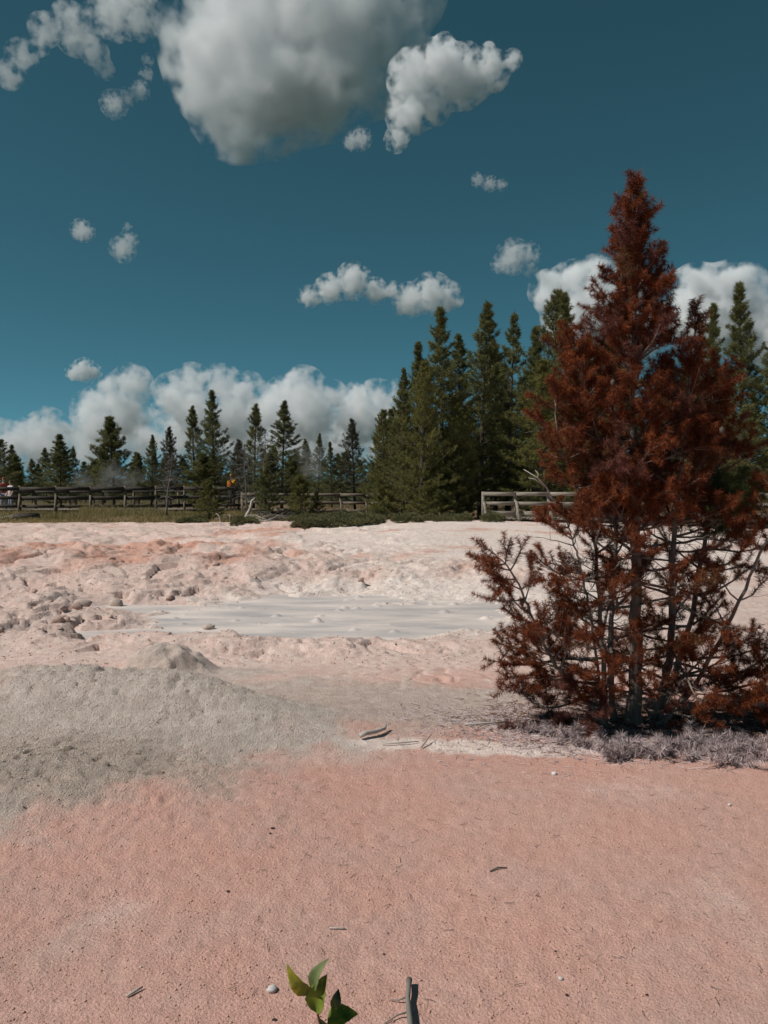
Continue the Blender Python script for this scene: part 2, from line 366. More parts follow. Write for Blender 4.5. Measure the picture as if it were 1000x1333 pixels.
def cloud(label, blobs, D, tau, seed, rag=1.0, depth=0.8, col=(0.985, 0.985, 0.99), group=None, name='cloud'):
    rng = np.random.RandomState(seed)
    B = [(at(x, y, D + rng.uniform(-.5, .5) * depth * r * D / 1000), r * D / 1000) for x, y, r in blobs]
    cen = sum((p for p, r in B), Vector()) / len(B); mb = MB()
    for p, r in B: mb.add(ICO2[0] * r * 1.5 + np.array(p - cen), ICO2[1])
    tmp = link('tmp', mb.mesh('tmp')); size = max(r for p, r in B)
    rm = tmp.modifiers.new('r', 'REMESH'); rm.mode = 'VOXEL'; rm.voxel_size = size / 6
    me = bpy.data.meshes.new_from_object(tmp.evaluated_get(bpy.context.evaluated_depsgraph_get())); me.name = 'cloud'
    bpy.data.objects.remove(tmp)
    me.materials.clear(); me.materials.append(cloud_material('cloud_mist', tau * 2.2 / size, col, 1 / size, [(p - cen, r) for p, r in B], rag))
    o = link(name, me); o.location = cen
    if name == 'steam': tag(o, label, 'steam', kind='stuff')
    else: tag(o, label, 'cloud', group or 'white clouds in the sky')
import bmesh
def icosphere(sub):
    bm = bmesh.new(); bmesh.ops.create_icosphere(bm, subdivisions=sub, radius=1)
    bm.verts.ensure_lookup_table()
    r = (np.array([v.co[:] for v in bm.verts]), np.array([[v.index for v in f.verts] for f in bm.faces])); bm.free(); return r
ICO, ICO2 = icosphere(1), icosphere(2)
CL = [
 ('largest cloud, broad and soft with a grey underside, high above everything', [(300,60,66),(380,50,80),(450,40,75),(275,100,42),(310,145,45),(345,105,66),(420,100,55),(312,180,20),(262,40,30),(488,28,46),(545,-5,28),(400,-45,90)], 900, 2.2, 1, 0.95),
 ('ragged bright cloud just touching the right side of the largest cloud', [(540,102,26),(573,88,25),(602,100,28),(640,92,19),(667,78,10),(532,146,22),(516,182,12),(562,136,20),(578,58,11),(636,66,8)], 600, 1.5, 2, 1.2),
 ('tiny pale wisp under the joint of the two biggest clouds', [(458,184,9),(470,180,11)], 600, 0.3, 3, 1.5),
 ('torn, arching grey-white cloud left of the largest cloud', [(58,38,15),(98,45,19),(150,14,26),(184,28,17),(88,22,15),(122,66,14),(136,90,10),(28,72,15),(12,98,13),(175,-5,20),(52,58,10)], 950, 0.5, 4, 1.6),
 ('thin crooked wisp hanging below the torn arching cloud', [(148,136,13),(166,126,9),(182,118,9),(190,97,7),(192,78,6)], 950, 0.25, 5, 1.6),
 ('small round puff floating alone beside an upright wisp', [(106,300,11),(112,302,9)], 1000, 0.35, 6, 1.4),
 ('small upright wisp floating beside a lone round puff', [(160,324,13),(168,312,9),(166,296,5)], 1000, 0.3, 7, 1.6),
 ('thin faint wisp of cloud below the ragged bright cloud', [(622,234,7),(638,239,8),(653,241,6)], 1100, 0.2, 8, 1.6),
 ('low flat-bottomed cloud with a rounded top, clear of the trees', [(402,386,11),(430,376,15),(460,366,18),(490,379,13),(510,377,9)], 1500, 0.9, 9, 1.1),
 ('puffy cloud right of the flat-bottomed one, just above the tallest pines', [(533,391,17),(563,382,20),(584,386,15),(522,400,9)], 1500, 0.8, 10, 1.2),
 ('small soft cloud left of the dead red pine top', [(668,334,17),(688,331,12),(650,344,9),(690,350,8)], 1600, 0.35, 11, 1.4),
 ('bright cumulus cloud rising behind the dead red pine and green pine tops', [(715,378,20),(745,372,24),(772,368,26),(785,400,42),(745,420,30),(810,430,45)], 2200, 2.2, 12, 0.9),
 ('bright cumulus cloud to the right of the dead red pine top', [(905,380,27),(945,375,25),(972,372,22),(920,415,42),(970,415,38),(1010,440,40)], 2200, 2.2, 13, 0.9),
]
BANK = [
 ('small flat cloud topping the low cloud bank', [(96,483,9),(110,479,13),(122,481,9)], 2600, 1.0, 21),
 ('lumpy grey-white cloud under a small flat cloud in the low bank', [(172,498,22),(145,508,20),(120,530,22),(155,535,32),(125,552,26)], 2800, 1.2, 22),
 ('wide grey-white cloud in the low bank above the tallest left pine', [(250,494,20),(288,500,24),(225,512,24),(322,508,22),(255,535,32),(305,540,34)], 2900, 1.2, 23),
 ('highest bright-topped cumulus of the low cloud bank', [(395,502,24),(372,512,22),(430,515,20),(395,540,40),(350,530,26)], 2750, 1.6, 24),
 ('bright lumpy cumulus of the low bank beside the big right pines', [(462,516,18),(490,512,18),(512,506,13),(470,545,34),(500,540,26)], 2850, 1.4, 25),
 ('low cloud of the bank above the pines at the end of the fence', [(62,548,18),(42,556,16),(82,554,16),(22,572,22),(60,578,30)], 2700, 1.1, 26),
 ('long dull cloud layer along the horizon behind the left pines', [(0,585,34),(60,580,30),(120,576,32),(180,568,34),(240,563,36),(300,568,38),(350,570,34),(400,575,36),(450,572,36),(510,578,34)], 3300, 1.0, 27),
]
for (lb, bl, D, tau, sd, rg) in CL: cloud(lb, bl, D, tau, sd, rg)
for (lb, bl, D, tau, sd) in BANK: cloud(lb, [(x, y + 3, r * 0.92) for x, y, r in bl], D, tau * 0.85, sd, 1.05, group='clouds of the low bank')

# ------------------------------------------------------------------ materials of plants and timber
M_BARK = mat('grey_bark', (0.31, 0.265, 0.23), 0.95, scale=5, col2=(0.14, 0.115, 0.10), bump=0.02, bscale=25, stretch=(6, 6, 1))
M_BARK_D = mat('dark_bark', (0.13, 0.105, 0.09), 0.95, scale=4, col2=(0.06, 0.05, 0.045), stretch=(5, 5, 1))
M_RUST = mat('dead_red_needles', (0.30, 0.084, 0.029), 0.75, scale=2.2, col2=(0.12, 0.034, 0.016), trans=0.3, island=True)
M_BROWN = mat('brown_needles', (0.24, 0.115, 0.05), 0.75, scale=2.2, col2=(0.12, 0.05, 0.025), trans=0.3, island=True)
M_PURPLE = mat('dull_purple_needles', (0.20, 0.075, 0.052), 0.75, scale=2.2, col2=(0.10, 0.036, 0.030), trans=0.25, island=True)
M_ASH = mat('bleached_needles', (0.66, 0.56, 0.56), 0.85, scale=3, col2=(0.36, 0.28, 0.28), trans=0.2, island=True)
M_GREEN = mat('green_pine_needles', (0.11, 0.14, 0.045), 0.7, scale=2, col2=(0.06, 0.085, 0.03), trans=0.3, island=True)
M_PINE = mat('dark_pine_foliage', (0.23, 0.225, 0.085), 0.75, scale=0.8, col2=(0.095, 0.102, 0.042), trans=0.35, island=True)
M_PINE_Y = mat('olive_pine_foliage', (0.25, 0.235, 0.07), 0.75, scale=0.8, col2=(0.11, 0.115, 0.04), trans=0.38, island=True)
M_PINE_G = mat('greyish_pine_foliage', (0.13, 0.118, 0.08), 0.8, scale=0.8, col2=(0.07, 0.066, 0.045), trans=0.2, island=True)
M_JUN = mat('juniper_foliage', (0.22, 0.205, 0.10), 0.8, scale=1.5, col2=(0.11, 0.115, 0.055), trans=0.2, island=True)
M_GRASS = mat('dry_grass', (0.44, 0.345, 0.17), 0.85, scale=0.5, col2=(0.19, 0.17, 0.075), trans=0.3, island=True)
M_WOOD = mat('weathered_timber', (0.34, 0.30, 0.25), 0.9, scale=3, col2=(0.17, 0.145, 0.12), bump=0.01, stretch=(1, 1, 6))
M_WOOD_D = mat('dark_timber', (0.11, 0.09, 0.08), 0.9, scale=3, col2=(0.055, 0.045, 0.04), bump=0.01)
M_POST = mat('brown_post_timber', (0.21, 0.17, 0.13), 0.9, scale=3, col2=(0.12, 0.095, 0.075))
M_DUFF = mat('brown_fallen_needles', (0.22, 0.11, 0.07), 0.95, scale=3, col2=(0.10, 0.055, 0.035))
M_RAIL = mat('shaded_rail_timber', (0.085, 0.072, 0.063), 0.9, scale=3, col2=(0.045, 0.038, 0.033), bump=0.01)  # timber of the left rails, shade on the board faces put into the colour
M_DRIFT = mat('bleached_wood', (0.62, 0.57, 0.52), 0.9, scale=8, col2=(0.36, 0.32, 0.29), bump=0.004, bscale=60)
M_SNAG = mat('grey_dead_twigs', (0.22, 0.20, 0.18), 0.95, scale=4, col2=(0.13, 0.115, 0.10))

def nrm(v): return v / (np.linalg.norm(v, axis=-1, keepdims=True) + 1e-9)
def needles(mb, rng, p, q, n, ln, w, spread=0.85, tip=0.25):
    """a bottle-brush of n needles round the shoot from p to q"""
    p, q = np.asarray(p, float), np.asarray(q, float); ax = nrm(q - p)
    t = rng.uniform(0, 1, n) ** 0.8; base = p + (q - p) * t[:, None]
    rd = rng.normal(size=(n, 3)); rd -= (rd @ ax)[:, None] * ax; rd = nrm(rd)
    f = 1 - spread * (1 - tip * (t > 0.9)) * rng.uniform(0.7, 1.15, n)
    d = nrm(ax * np.clip(f, 0.1, 1)[:, None] * 1.2 + rd * spread)
    L = ln * rng.uniform(0.7, 1.15, n)
    s = nrm(np.cross(d, rng.normal(size=(n, 3)))) * (w / 2)
    V = np.stack([base - s, base + s, base + d * L[:, None]], 1).reshape(-1, 3)
    mb.add(V, np.arange(3 * n).reshape(-1, 3))

# ------------------------------------------------------------------ the dead red pine
PY = 5.55
def pp(px, py, dy=0.0): return np.array(at(px, py, PY + dy))
def grow(rng, p0, d0, L, r0, bare, dens, lift=0.10, wob=0.13, twiggy=1.0, ndl=None, bark=M_BARK, parent=None, nlen=0.046):
    """one branch with its twigs; its needles are a sub-part"""
    nlen = nlen * rng.uniform(0.75, 1.2); n = max(5, int(L / 0.09)); pts = [np.asarray(p0, float)]; d = nrm(np.asarray(d0, float))
    for k in range(n):
        d = nrm(d + np.array([0, 0, lift * 3 / n]) + rng.normal(0, wob, 3)); pts.append(pts[-1] + d * L / n)
    pts = np.array(pts); tt = np.linspace(0, 1, n + 1)
    wood, nd = MB(), MB()
    wood.tube(pts, r0 * (1 - 0.8 * tt) + 0.0012, 6)
    def on(t): k = min(int(t * n), n - 1); f = t * n - k; return pts[k] * (1 - f) + pts[k + 1] * f, nrm(pts[k + 1] - pts[k])
    def shoot(a, b):
        ln = np.linalg.norm(b - a); needles(nd, rng, a, b, max(10, int(ln * dens)), nlen, 0.0034)
    a0 = max(bare, 1 - 0.22 / L) if L > 0.22 else 0.1
    ks = np.linspace(a0, 1, 4)
    for x, y in zip(ks[:-1], ks[1:]): shoot(on(x)[0], on(y)[0])
    e, ed = on(1.0); shoot(e - ed * 0.01, e + ed * 0.035)
    nt = int(L / 0.085 * twiggy)
    for j in range(nt):
        t = bare * 0.6 + (0.95 - bare * 0.6) * (j + rng.uniform(0, 1)) / max(nt, 1)
        o, ax = on(t); sd = nrm(np.cross(ax, rng.normal(size=3)))
        if abs(sd[2]) > 0.7 and rng.rand() < 0.6: sd[2] *= 0.3
        td = nrm(ax * 0.75 + nrm(sd) * 0.75 + np.array([0, 0, 0.22]))
        tl = np.clip((0.34 * (1 - t) + 0.10) * rng.uniform(0.6, 1.3) * min(1, L * 2.2), 0.05, 0.42)
        m = 4; tp = [o]
        for k in range(m): td = nrm(td + rng.normal(0, 0.16, 3) + np.array([0, 0, 0.08])); tp.append(tp[-1] + td * tl / m)
        dead = t < bare and rng.rand() < 0.75
        wood.tube(tp, np.linspace(max(0.0016, r0 * 0.3), 0.001, m + 1), 4, cap=False)
        if dead: continue
        lo = 1 if tl < 0.2 else 2
        for k in range(lo, m): shoot(tp[k], tp[k + 1])
        shoot(tp[-1], tp[-1] + td * 0.025)
        if tl > 0.15:
            for q in range(int(tl / 0.07)):
                k = rng.randint(1, m); sd = nrm(rng.normal(size=3)); dd = nrm(td * 0.6 + sd * 0.8 + np.array([0, 0, 0.2]))
                s0 = tp[k]; s1 = s0 + dd * rng.uniform(0.05, 0.12); wood.tube([s0, s1], [0.0014, 0.001], 3, cap=False); shoot(s0 + (s1 - s0) * 0.2, s1)
    b = wood.build('branch', bark, parent, True)
    if nd.n: nd.build('needles', ndl or M_RUST, b)
    return pts

def make_dead_pine():
    rng = np.random.RandomState(7)
    base = gp(822, 946); root = empty('dead_pine', (0, 0, 0))
    tag(root, 'dead pine with rust-red needles and several bare grey lower stems', 'pine tree')
    def stem(name, pl, r0, r1, sides=10):
        p = np.array([pp(*q) for q in pl]); p[0, 2] = hz(p[0, 0], p[0, 1]) - 0.06
        t = np.linspace(0, 1, len(p)); tt = np.linspace(0, 1, len(p) * 5)
        P = np.stack([np.interp(tt, t, p[:, k]) for k in range(3)], -1)
        for _ in range(3): P[1:-1] = (P[:-2] + 2 * P[1:-1] + P[2:]) / 4
        P[1:-1] += rng.normal(0, 0.005, P[1:-1].shape)
        mb = MB(); rr = np.linspace(r0, r1, len(P)); rr[:3] *= (1.5, 1.2, 1.06)
        mb.tube(P, rr, sides, lump=0.10, rng=rng); mb.build(name, M_BARK, root, True)
        return P, rr
    S = {}
    S['main'] = stem('trunk', [(822, 950), (828, 880), (829, 780), (828, 690), (823, 560), (826, 400), (822, 235)], 0.056, 0.005, 12)
    S['right'] = stem('stem', [(852, 945, .1), (873, 860, .1), (875, 780, .1), (877, 700, .1), (888, 600, .05), (899, 480, 0), (906, 405, 0)], 0.032, 0.004)
    S['left'] = stem('stem', [(800, 945, .05), (794, 860, .05), (796, 790, .02), (804, 700, .02), (790, 600, 0), (765, 520, -.05), (748, 465, -.05)], 0.024, 0.004)
    S['left2'] = stem('stem', [(788, 950, -.05), (786, 850, -.05), (780, 780, -.05), (774, 700, -.05), (755, 640, -.1), (725, 570, -.1), (722, 520, -.1)], 0.020, 0.004)
    S['back'] = stem('stem', [(860, 942, .35), (903, 800, .5), (922, 680, .5), (930, 580, .45), (926, 515, .4)], 0.026, 0.004)
    S['thin'] = stem('stem', [(790, 930, -.1), (772, 820, -.15), (762, 765, -.2), (750, 715, -.2), (738, 680, -.2)], 0.012, 0.004, 8)
    S['leanl'] = stem('stem', [(800, 940, -.1), (745, 890, -.2), (718, 858, -.25), (700, 825, -.28), (686, 785, -.3), (668, 745, -.3), (645, 722, -.3)], 0.017, 0.004, 8)
    S['leanr'] = stem('stem', [(850, 950, -.05), (905, 895, -.12), (955, 800, -.2), (1000, 700, -.25), (1045, 610, -.25)], 0.020, 0.005, 8)
    def pick(s, z): P, rr = S[s]; k = int(np.argmin(np.abs(P[:, 2] - z))); return P[k], rr[k]
    zof = lambda py: float(pp(800, py)[2])
    def whorls(s, z0, z1, step, nb, Lf, el0, el1, bare, dens, ndl=None, az=None, tw=1.0, jit=0.15):
        z = z0; k = 0
        while z < z1:
            t = (z - z0) / (z1 - z0); p, r = pick(s, z)
            p = p.copy(); p[2] = z
            for j in range(nb):
                a = (k * 2.399 + j * 2 * math.pi / nb + rng.uniform(-.4, .4)) if az is None else rng.uniform(*az)
                el = el0 + (el1 - el0) * t + rng.uniform(-jit, jit)
                L = Lf(t) * rng.uniform(0.7, 1.15)
                d = (math.cos(a) * math.cos(el), math.sin(a) * math.cos(el), math.sin(el))
                grow(rng, p, d, L, max(0.003, min(r * 0.6, 0.004 + 0.012 * L)), bare if L > 0.25 else 0.15, dens, lift=0.14, twiggy=tw, ndl=(ndl or (M_PURPLE if rng.rand() < 0.05 + 0.2 * t * (s == 'main') else (M_BROWN if rng.rand() < 0.14 else M_RUST))), parent=root)
            z += step * (1 - 0.35 * t) * rng.uniform(0.85, 1.15); k += 1
    D = 1300
    # the pointed top: narrow, with short upswept boughs
    whorls('main', zof(690), zof(470), 0.235, 6, lambda t: 0.58 - 0.2 * t, 0.1, 0.4, 0.3, D)
    whorls('main', zof(470), zof(245), 0.125, 6, lambda t: 0.385 - 0.27 * t ** 1.2, 0.55, 0.95, 0.12, D * 1.1)
    P, rr = S['main']; grow(rng, P[-3], (0, 0, 1), 0.14, 0.004, 0.0, D, ndl=M_PURPLE, parent=root)
    whorls('right', zof(680), zof(480), 0.235, 5, lambda t: 0.46 - 0.2 * t, 0.2, 0.5, 0.2, D)
    whorls('right', zof(480), zof(408), 0.13, 4, lambda t: 0.22 - 0.14 * t, 0.7, 1.0, 0.1, D)
    whorls('left', zof(680), zof(470), 0.20, 5, lambda t: 0.43 - 0.18 * t, 0.2, 0.7, 0.15, D)
    whorls('left2', zof(670), zof(520), 0.20, 4, lambda t: 0.34 - 0.13 * t, 0.1, 0.6, 0.15, D)
    whorls('back', zof(690), zof(490), 0.19, 5, lambda t: 0.42 - 0.2 * t, 0.2, 0.7, 0.15, D)
    whorls('back', zof(690), zof(655), 0.10, 2, lambda t: 0.42, -0.1, 0.1, 0.3, D, ndl=M_GREEN, az=(-1.2, 0.6))
    whorls('right', zof(700), zof(650), 0.11, 2, lambda t: 0.5, -0.05, 0.15, 0.35, D, ndl=M_GREEN, az=(-0.9, 0.3))
    # sparse, half-bare boughs below
    lo = dict(tw=0.8, jit=0.5)
    whorls('main', zof(900), zof(705), 0.24, 3, lambda t: 0.55, -0.2, 0.1, 0.62, D * .9, **lo)
    whorls('right', zof(890), zof(700), 0.24, 3, lambda t: 0.75 - .1 * t, -0.1, 0.1, 0.6, D * .9, **lo)
    whorls('left', zof(880), zof(705), 0.24, 3, lambda t: 0.55, -0.15, 0.15, 0.62, D * .9, **lo)
    whorls('left2', zof(890), zof(700), 0.22, 3, lambda t: 0.52, -0.2, 0.15, 0.6, D * .9, **lo)
    whorls('back', zof(880), zof(705), 0.24, 3, lambda t: 0.6, -0.2, 0.1, 0.55, D * .9, **lo)
    for s, tip in (('leanl', 0.3), ('leanr', 0.35), ('thin', 0.2)):
        P, rr = S[s]; n = len(P); a0 = int(n * 0.22)
        for k in range(a0, n, 2 if s != 'thin' else 3):
            t = (k - a0) / (n - a0); ax = nrm(P[min(k + 1, n - 1)] - P[k - 1])
            for sgn in (-1, 1):
                if rng.rand() < 0.2: continue
                side = nrm(np.cross(ax, [0, 1, 0])) * sgn * rng.uniform(.5, 1) + np.array([0, rng.uniform(-.8, .8), 0])
                grow(rng, P[k], nrm(ax * 0.45 + side), (0.42 - 0.24 * t) * rng.uniform(0.7, 1.2), 0.005, 0.5 - 0.4 * t, D * .9, lift=0.12, parent=root)
        grow(rng, P[-1], nrm(P[-1] - P[-3]), 0.16, 0.004, 0, D, parent=root)
    # lowest boughs that sweep the ground, partly bleached
    for px, py, a, L, mt in ((790, 905, 3.3, .75, M_PURPLE), (785, 920, 3.6, .6, M_PURPLE), (800, 925, 4.2, .55, M_PURPLE), (850, 920, 5.2, .6, M_RUST),
                             (870, 915, 5.7, .8, M_RUST), (880, 920, 6.1, .85, M_RUST), (870, 925, 0.3, .8, M_RUST), (790, 880, 2.9, .85, M_RUST), (900, 930, 5.6, .7, M_PURPLE), (780, 890, 3.0, .7, M_RUST), (800, 900, 3.9, .55, M_RUST), (860, 890, 5.4, .6, M_RUST), (890, 880, 6.0, .75, M_RUST), (900, 860, 0.2, .7, M_BROWN), (930, 900, 5.9, .6, M_RUST), (845, 930, 4.8, .45, M_PURPLE), (775, 860, 3.2, .8, M_RUST), (770, 830, 3.0, .6, M_RUST), (778, 885, 3.45, .85, M_RUST)):
        p = pp(px, py); grow(rng, p, (math.cos(a), math.sin(a), 0.05), L, 0.011, 0.35, D, lift=0.10, ndl=mt, parent=root)
    # bare dead snags: the forked grey one on the left, and stubs
    mb = MB(); q = [pp(718, 648, -.2), pp(712, 635, -.25), pp(700, 622, -.3), pp(682, 611, -.3)]
    mb.tube([pp(752, 668, -.1), pp(735, 660, -.15)] + q, [.009, .008, .007, .006, .0045, .002], 6); mb.tube([q[1], pp(697, 624, -.3), pp(688, 622, -.3)], [.004, .003, .0015], 5)
    mb.tube([q[2], pp(701, 617, -.3), pp(697, 612, -.3)], [.004, .003, .0015], 5); mb.build('bare_branch', M_DRIFT, root, True)
    for _ in range(70):
        s = ['main', 'right', 'left', 'left2', 'thin', 'back'][rng.randint(6)]; P, rr = S[s]; z = rng.uniform(zof(930), zof(690)); p, r = pick(s, z)
        a = rng.uniform(0, 6.28); L = rng.uniform(0.12, 0.45); d = np.array([math.cos(a), math.sin(a), rng.uniform(-.35, .2)]); pts = [p]
        for k in range(5): d = nrm(d + rng.normal(0, .22, 3) + np.array([0, 0, .05])); pts.append(pts[-1] + d * L / 5)
        mb = MB(); mb.tube(pts, np.linspace(0.0045, 0.001, 6), 4)
        for k in (2, 3, 4): mb.tube([pts[k], pts[k] + nrm(rng.normal(size=3)) * rng.uniform(.04, .12)], [.002, .0008], 3, cap=False)
        mb.build('dead_twig', M_SNAG if rng.rand() < .6 else M_BARK, root, True)
    # cones
    cone = MB(); cone.add(ICO2[0] * np.array([.016, .016, .023]) * (1 + .18 * np.sin(ICO2[0][:, 2:] * 14)), ICO2[1]); cme = cone.mesh('cone')
    for px, py in ((680, 783), (675, 802), (798, 498), (730, 690), (708, 800), (940, 560)):
        o = link('cone', cme, root, M_BARK_D); o.location = at(px, py, PY - .32)
make_dead_pine()

def make_bleached_clumps():
    rng = np.random.RandomState(11); g = 'bleached dead needle clumps in front of the dead pine'
    spots = [(705, 952, .6), (745, 958, .75), (785, 968, .95), (815, 985, .95), (850, 978, 1.0), (880, 975, 1.1), (915, 978, 1.1), (945, 990, 1.0), (975, 972, 1.0), (735, 938, .5), (1010, 985, 1.1), (680, 945, .5)]
    for i, (px, py, s) in enumerate(spots):
        b = gp(px, py, 0.02); z = hz(b.x, b.y); root = empty('dead_shrub', (b.x, b.y, z)); tag(root, 'ash-grey clump of bleached needles lying at the foot of the dead pine' if i not in (9, 11) else 'low purplish clump of dead needles left of the ash-grey clumps', 'dead shrub', g)
        wood, nd = MB(), MB()
        for k in range(11):
            a = rng.uniform(0, 6.28); el = rng.uniform(0.15, 0.9); L = rng.uniform(.10, .25) * s; o = np.array([rng.uniform(-.06, .06), rng.uniform(-.04, .04), 0.0])
            d = np.array([math.cos(a) * math.cos(el) * 1.2, math.sin(a) * math.cos(el) * .8, math.sin(el) * .8]); q = o + d * L
            wood.tube([o, (o + q) / 2 + rng.normal(0, .01, 3), q], [.003, .002, .001], 4)
            for t0, t1 in ((.2, .6), (.6, 1.05)): needles(nd, rng, o + (q - o) * t0, o + (q - o) * t1, int(75 * s), .052, .0050)
        w = wood.build('stem', M_SNAG, root); nd.build('needles', M_ASH if i not in (9, 11) else M_PURPLE, root)
make_bleached_clumps()

# ------------------------------------------------------------------ green pines
def conifer(seed, H, rad, cb, foliage, gap=0.0, tuft=0.17, dens=1.0, prof=1.0, lean=0.0):
    """trunk and crown meshes of a lodgepole pine of height H"""
    rng = np.random.RandomState(seed); tr, cr, lb = MB(), MB(), MB()
    n = 12; zz = np.linspace(-0.1, H, n); off = np.cumsum(rng.normal(0, 0.012 * H / n, (n, 2)), 0); off[0] = 0
    T = np.stack([off[:, 0] + lean * zz, off[:, 1], zz], -1)
    tr.tube(T, np.linspace(0.013 * H + 0.02, 0.008, n), 8)
    def axis(z): return np.array([np.interp(z, zz, T[:, 0]), np.interp(z, zz, T[:, 1]), z])
    z = cb * H; k = 0; TV = []
    while z < H * 0.985:
        t = (z - cb * H) / (H - cb * H); r0 = rad * ((1 - t) ** (0.92 * prof) * (0.55 + 0.45 * min(1, t * 5 + 0.25))) + 0.06
        nb = rng.randint(4, 7)
        for j in range(nb):
            if rng.rand() < gap * (1 - t * .6): continue
            a = k * 2.4 + j * 6.283 / nb + rng.uniform(-.45, .45); L = r0 * rng.choice([rng.uniform(.45, .8), rng.uniform(.8, 1.12)])
            el = -0.15 + 0.95 * t + rng.uniform(-.18, .18)
            p = axis(z + rng.uniform(-.08, .08)); m = 6; d = np.array([math.cos(a) * math.cos(el), math.sin(a) * math.cos(el), math.sin(el)]); pts = [p]
            for q in range(m): d = nrm(d + np.array([0, 0, 0.10]) + rng.normal(0, .05, 3)); pts.append(pts[-1] + d * L / m)
            pts = np.array(pts)
            if L > 0.35: lb.tube(pts, np.linspace(0.006 + 0.012 * L, 0.003, m + 1), 4, cap=False)
            nt = max(4, int((6 + 13 * L) * dens)); s = rng.uniform(0.18, 1, nt) ** 0.75
            side = nrm(np.cross(d, [0, 0, 1.0])); f = s * m; i0 = np.minimum(f.astype(int), m - 1); fr = (f - i0)[:, None]
            c = pts[i0] * (1 - fr) + pts[i0 + 1] * fr
            lat = rng.uniform(-1, 1, nt) * (0.34 * (1 - s) + 0.10) * L
            c = c + side * lat[:, None] + np.stack([np.zeros(nt), np.zeros(nt), rng.uniform(-.03, .10, nt) * min(1, L)], -1)
            ax = nrm(d * 0.8 + side * np.sign(lat)[:, None] * 0.5 + np.array([0, 0, 0.75]) + rng.normal(0, .25, (nt, 3)))
            TV.append((c, ax))
        z += rng.uniform(0.85, 1.2) * (0.30 - 0.14 * t) * (H / 8) ** 0.4; k += 1
    top = axis(H); TV.append((np.array([top - [0, 0, .05 * i] for i in range(1, 7)]), np.tile([0, 0, 1.0], (6, 1))))
    C = np.concatenate([c for c, a in TV]); A = np.concatenate([a for c, a in TV])
    K = 15; N = len(C)
    c = np.repeat(C, K, 0); ax = np.repeat(A, K, 0)
    u = rng.uniform(-.5, .5, N * K)
    rd = nrm(np.cross(ax, rng.normal(size=(N * K, 3)))); dd = nrm(ax * rng.uniform(.1, 1.1, (N * K, 1)) + rd)
    b = c + ax * (u * tuft * 0.9)[:, None]; L = tuft * rng.uniform(.5, 1.0, N * K); sv = nrm(np.cross(dd, rng.normal(size=(N * K, 3)))) * (tuft * 0.055)
    V = np.stack([b - sv, b + sv, b + dd * L[:, None]], 1).reshape(-1, 3)
    cr.add(V, np.arange(len(V)).reshape(-1, 3))
    tm, lm, cm = tr.mesh('trunk', True), lb.mesh('limbs', True), cr.mesh('crown')
    tm.materials.append(M_BARK_D); lm.materials.append(M_BARK_D); cm.materials.append(foliage)
    return tm, lm, cm, H, rad
PROTO = {
 'full':   conifer(101, 8.5, 2.09, 0.06, M_PINE),
 'full2':  conifer(102, 8.5, 1.94, 0.10, M_PINE, gap=.05, prof=.9),
 'narrow': conifer(103, 8.5, 1.32, 0.42, M_PINE, gap=.25),
 'broad':  conifer(104, 8.5, 2.71, 0.12, M_PINE, prof=.85, gap=.08),
 'olive':  conifer(105, 6.5, 2.33, 0.02, M_PINE_Y, prof=.8, tuft=.15),
 'thin':   conifer(106, 6.0, 1.47, 0.2, M_PINE, gap=.3, tuft=.16, dens=.9),
 'grey':   conifer(107, 5.5, 1.78, 0.1, M_PINE_G, gap=.25, tuft=.15, dens=.8),
 'spruce': conifer(108, 6.0, 2.09, 0.1, M_PINE, gap=.12, prof=.9, tuft=.2),
 'young':  conifer(109, 2.2, 1.16, 0.02, M_PINE_Y, tuft=.11, dens=1.8, prof=.7),
 'young2': conifer(110, 2.6, 1.01, 0.03, M_PINE, tuft=.11, dens=1.6, prof=.8, gap=.1),
}
_n = [0]
def pine(kind, px, top, Y, wpx, label, group='green pines round the mud flat'):
    tm, lm, cm, H, rad = PROTO[kind]; p = at(px, top, Y); z = hz(p.x, p.y); h = p.z - z
    root = empty('pine_tree', (p.x, p.y, z), (_n[0] * 2.1) % 6.28); _n[0] += 1; root.rotation_euler[0] = .035 * math.sin(_n[0] * 1.7); root.rotation_euler[1] = .03 * math.sin(_n[0] * 2.9)
    k = h / H; w = 1.75 * wpx * Y / 1000 / rad; tag(root, label, 'pine tree', group)
    link('trunk', tm, root).scale = (k, k, k)
    c = link('crown', cm, root); c.scale = (w, w, k); l = link('limbs', lm, root); l.scale = (w, w, k)
BIG = 'tall pines behind the boardwalk rail'
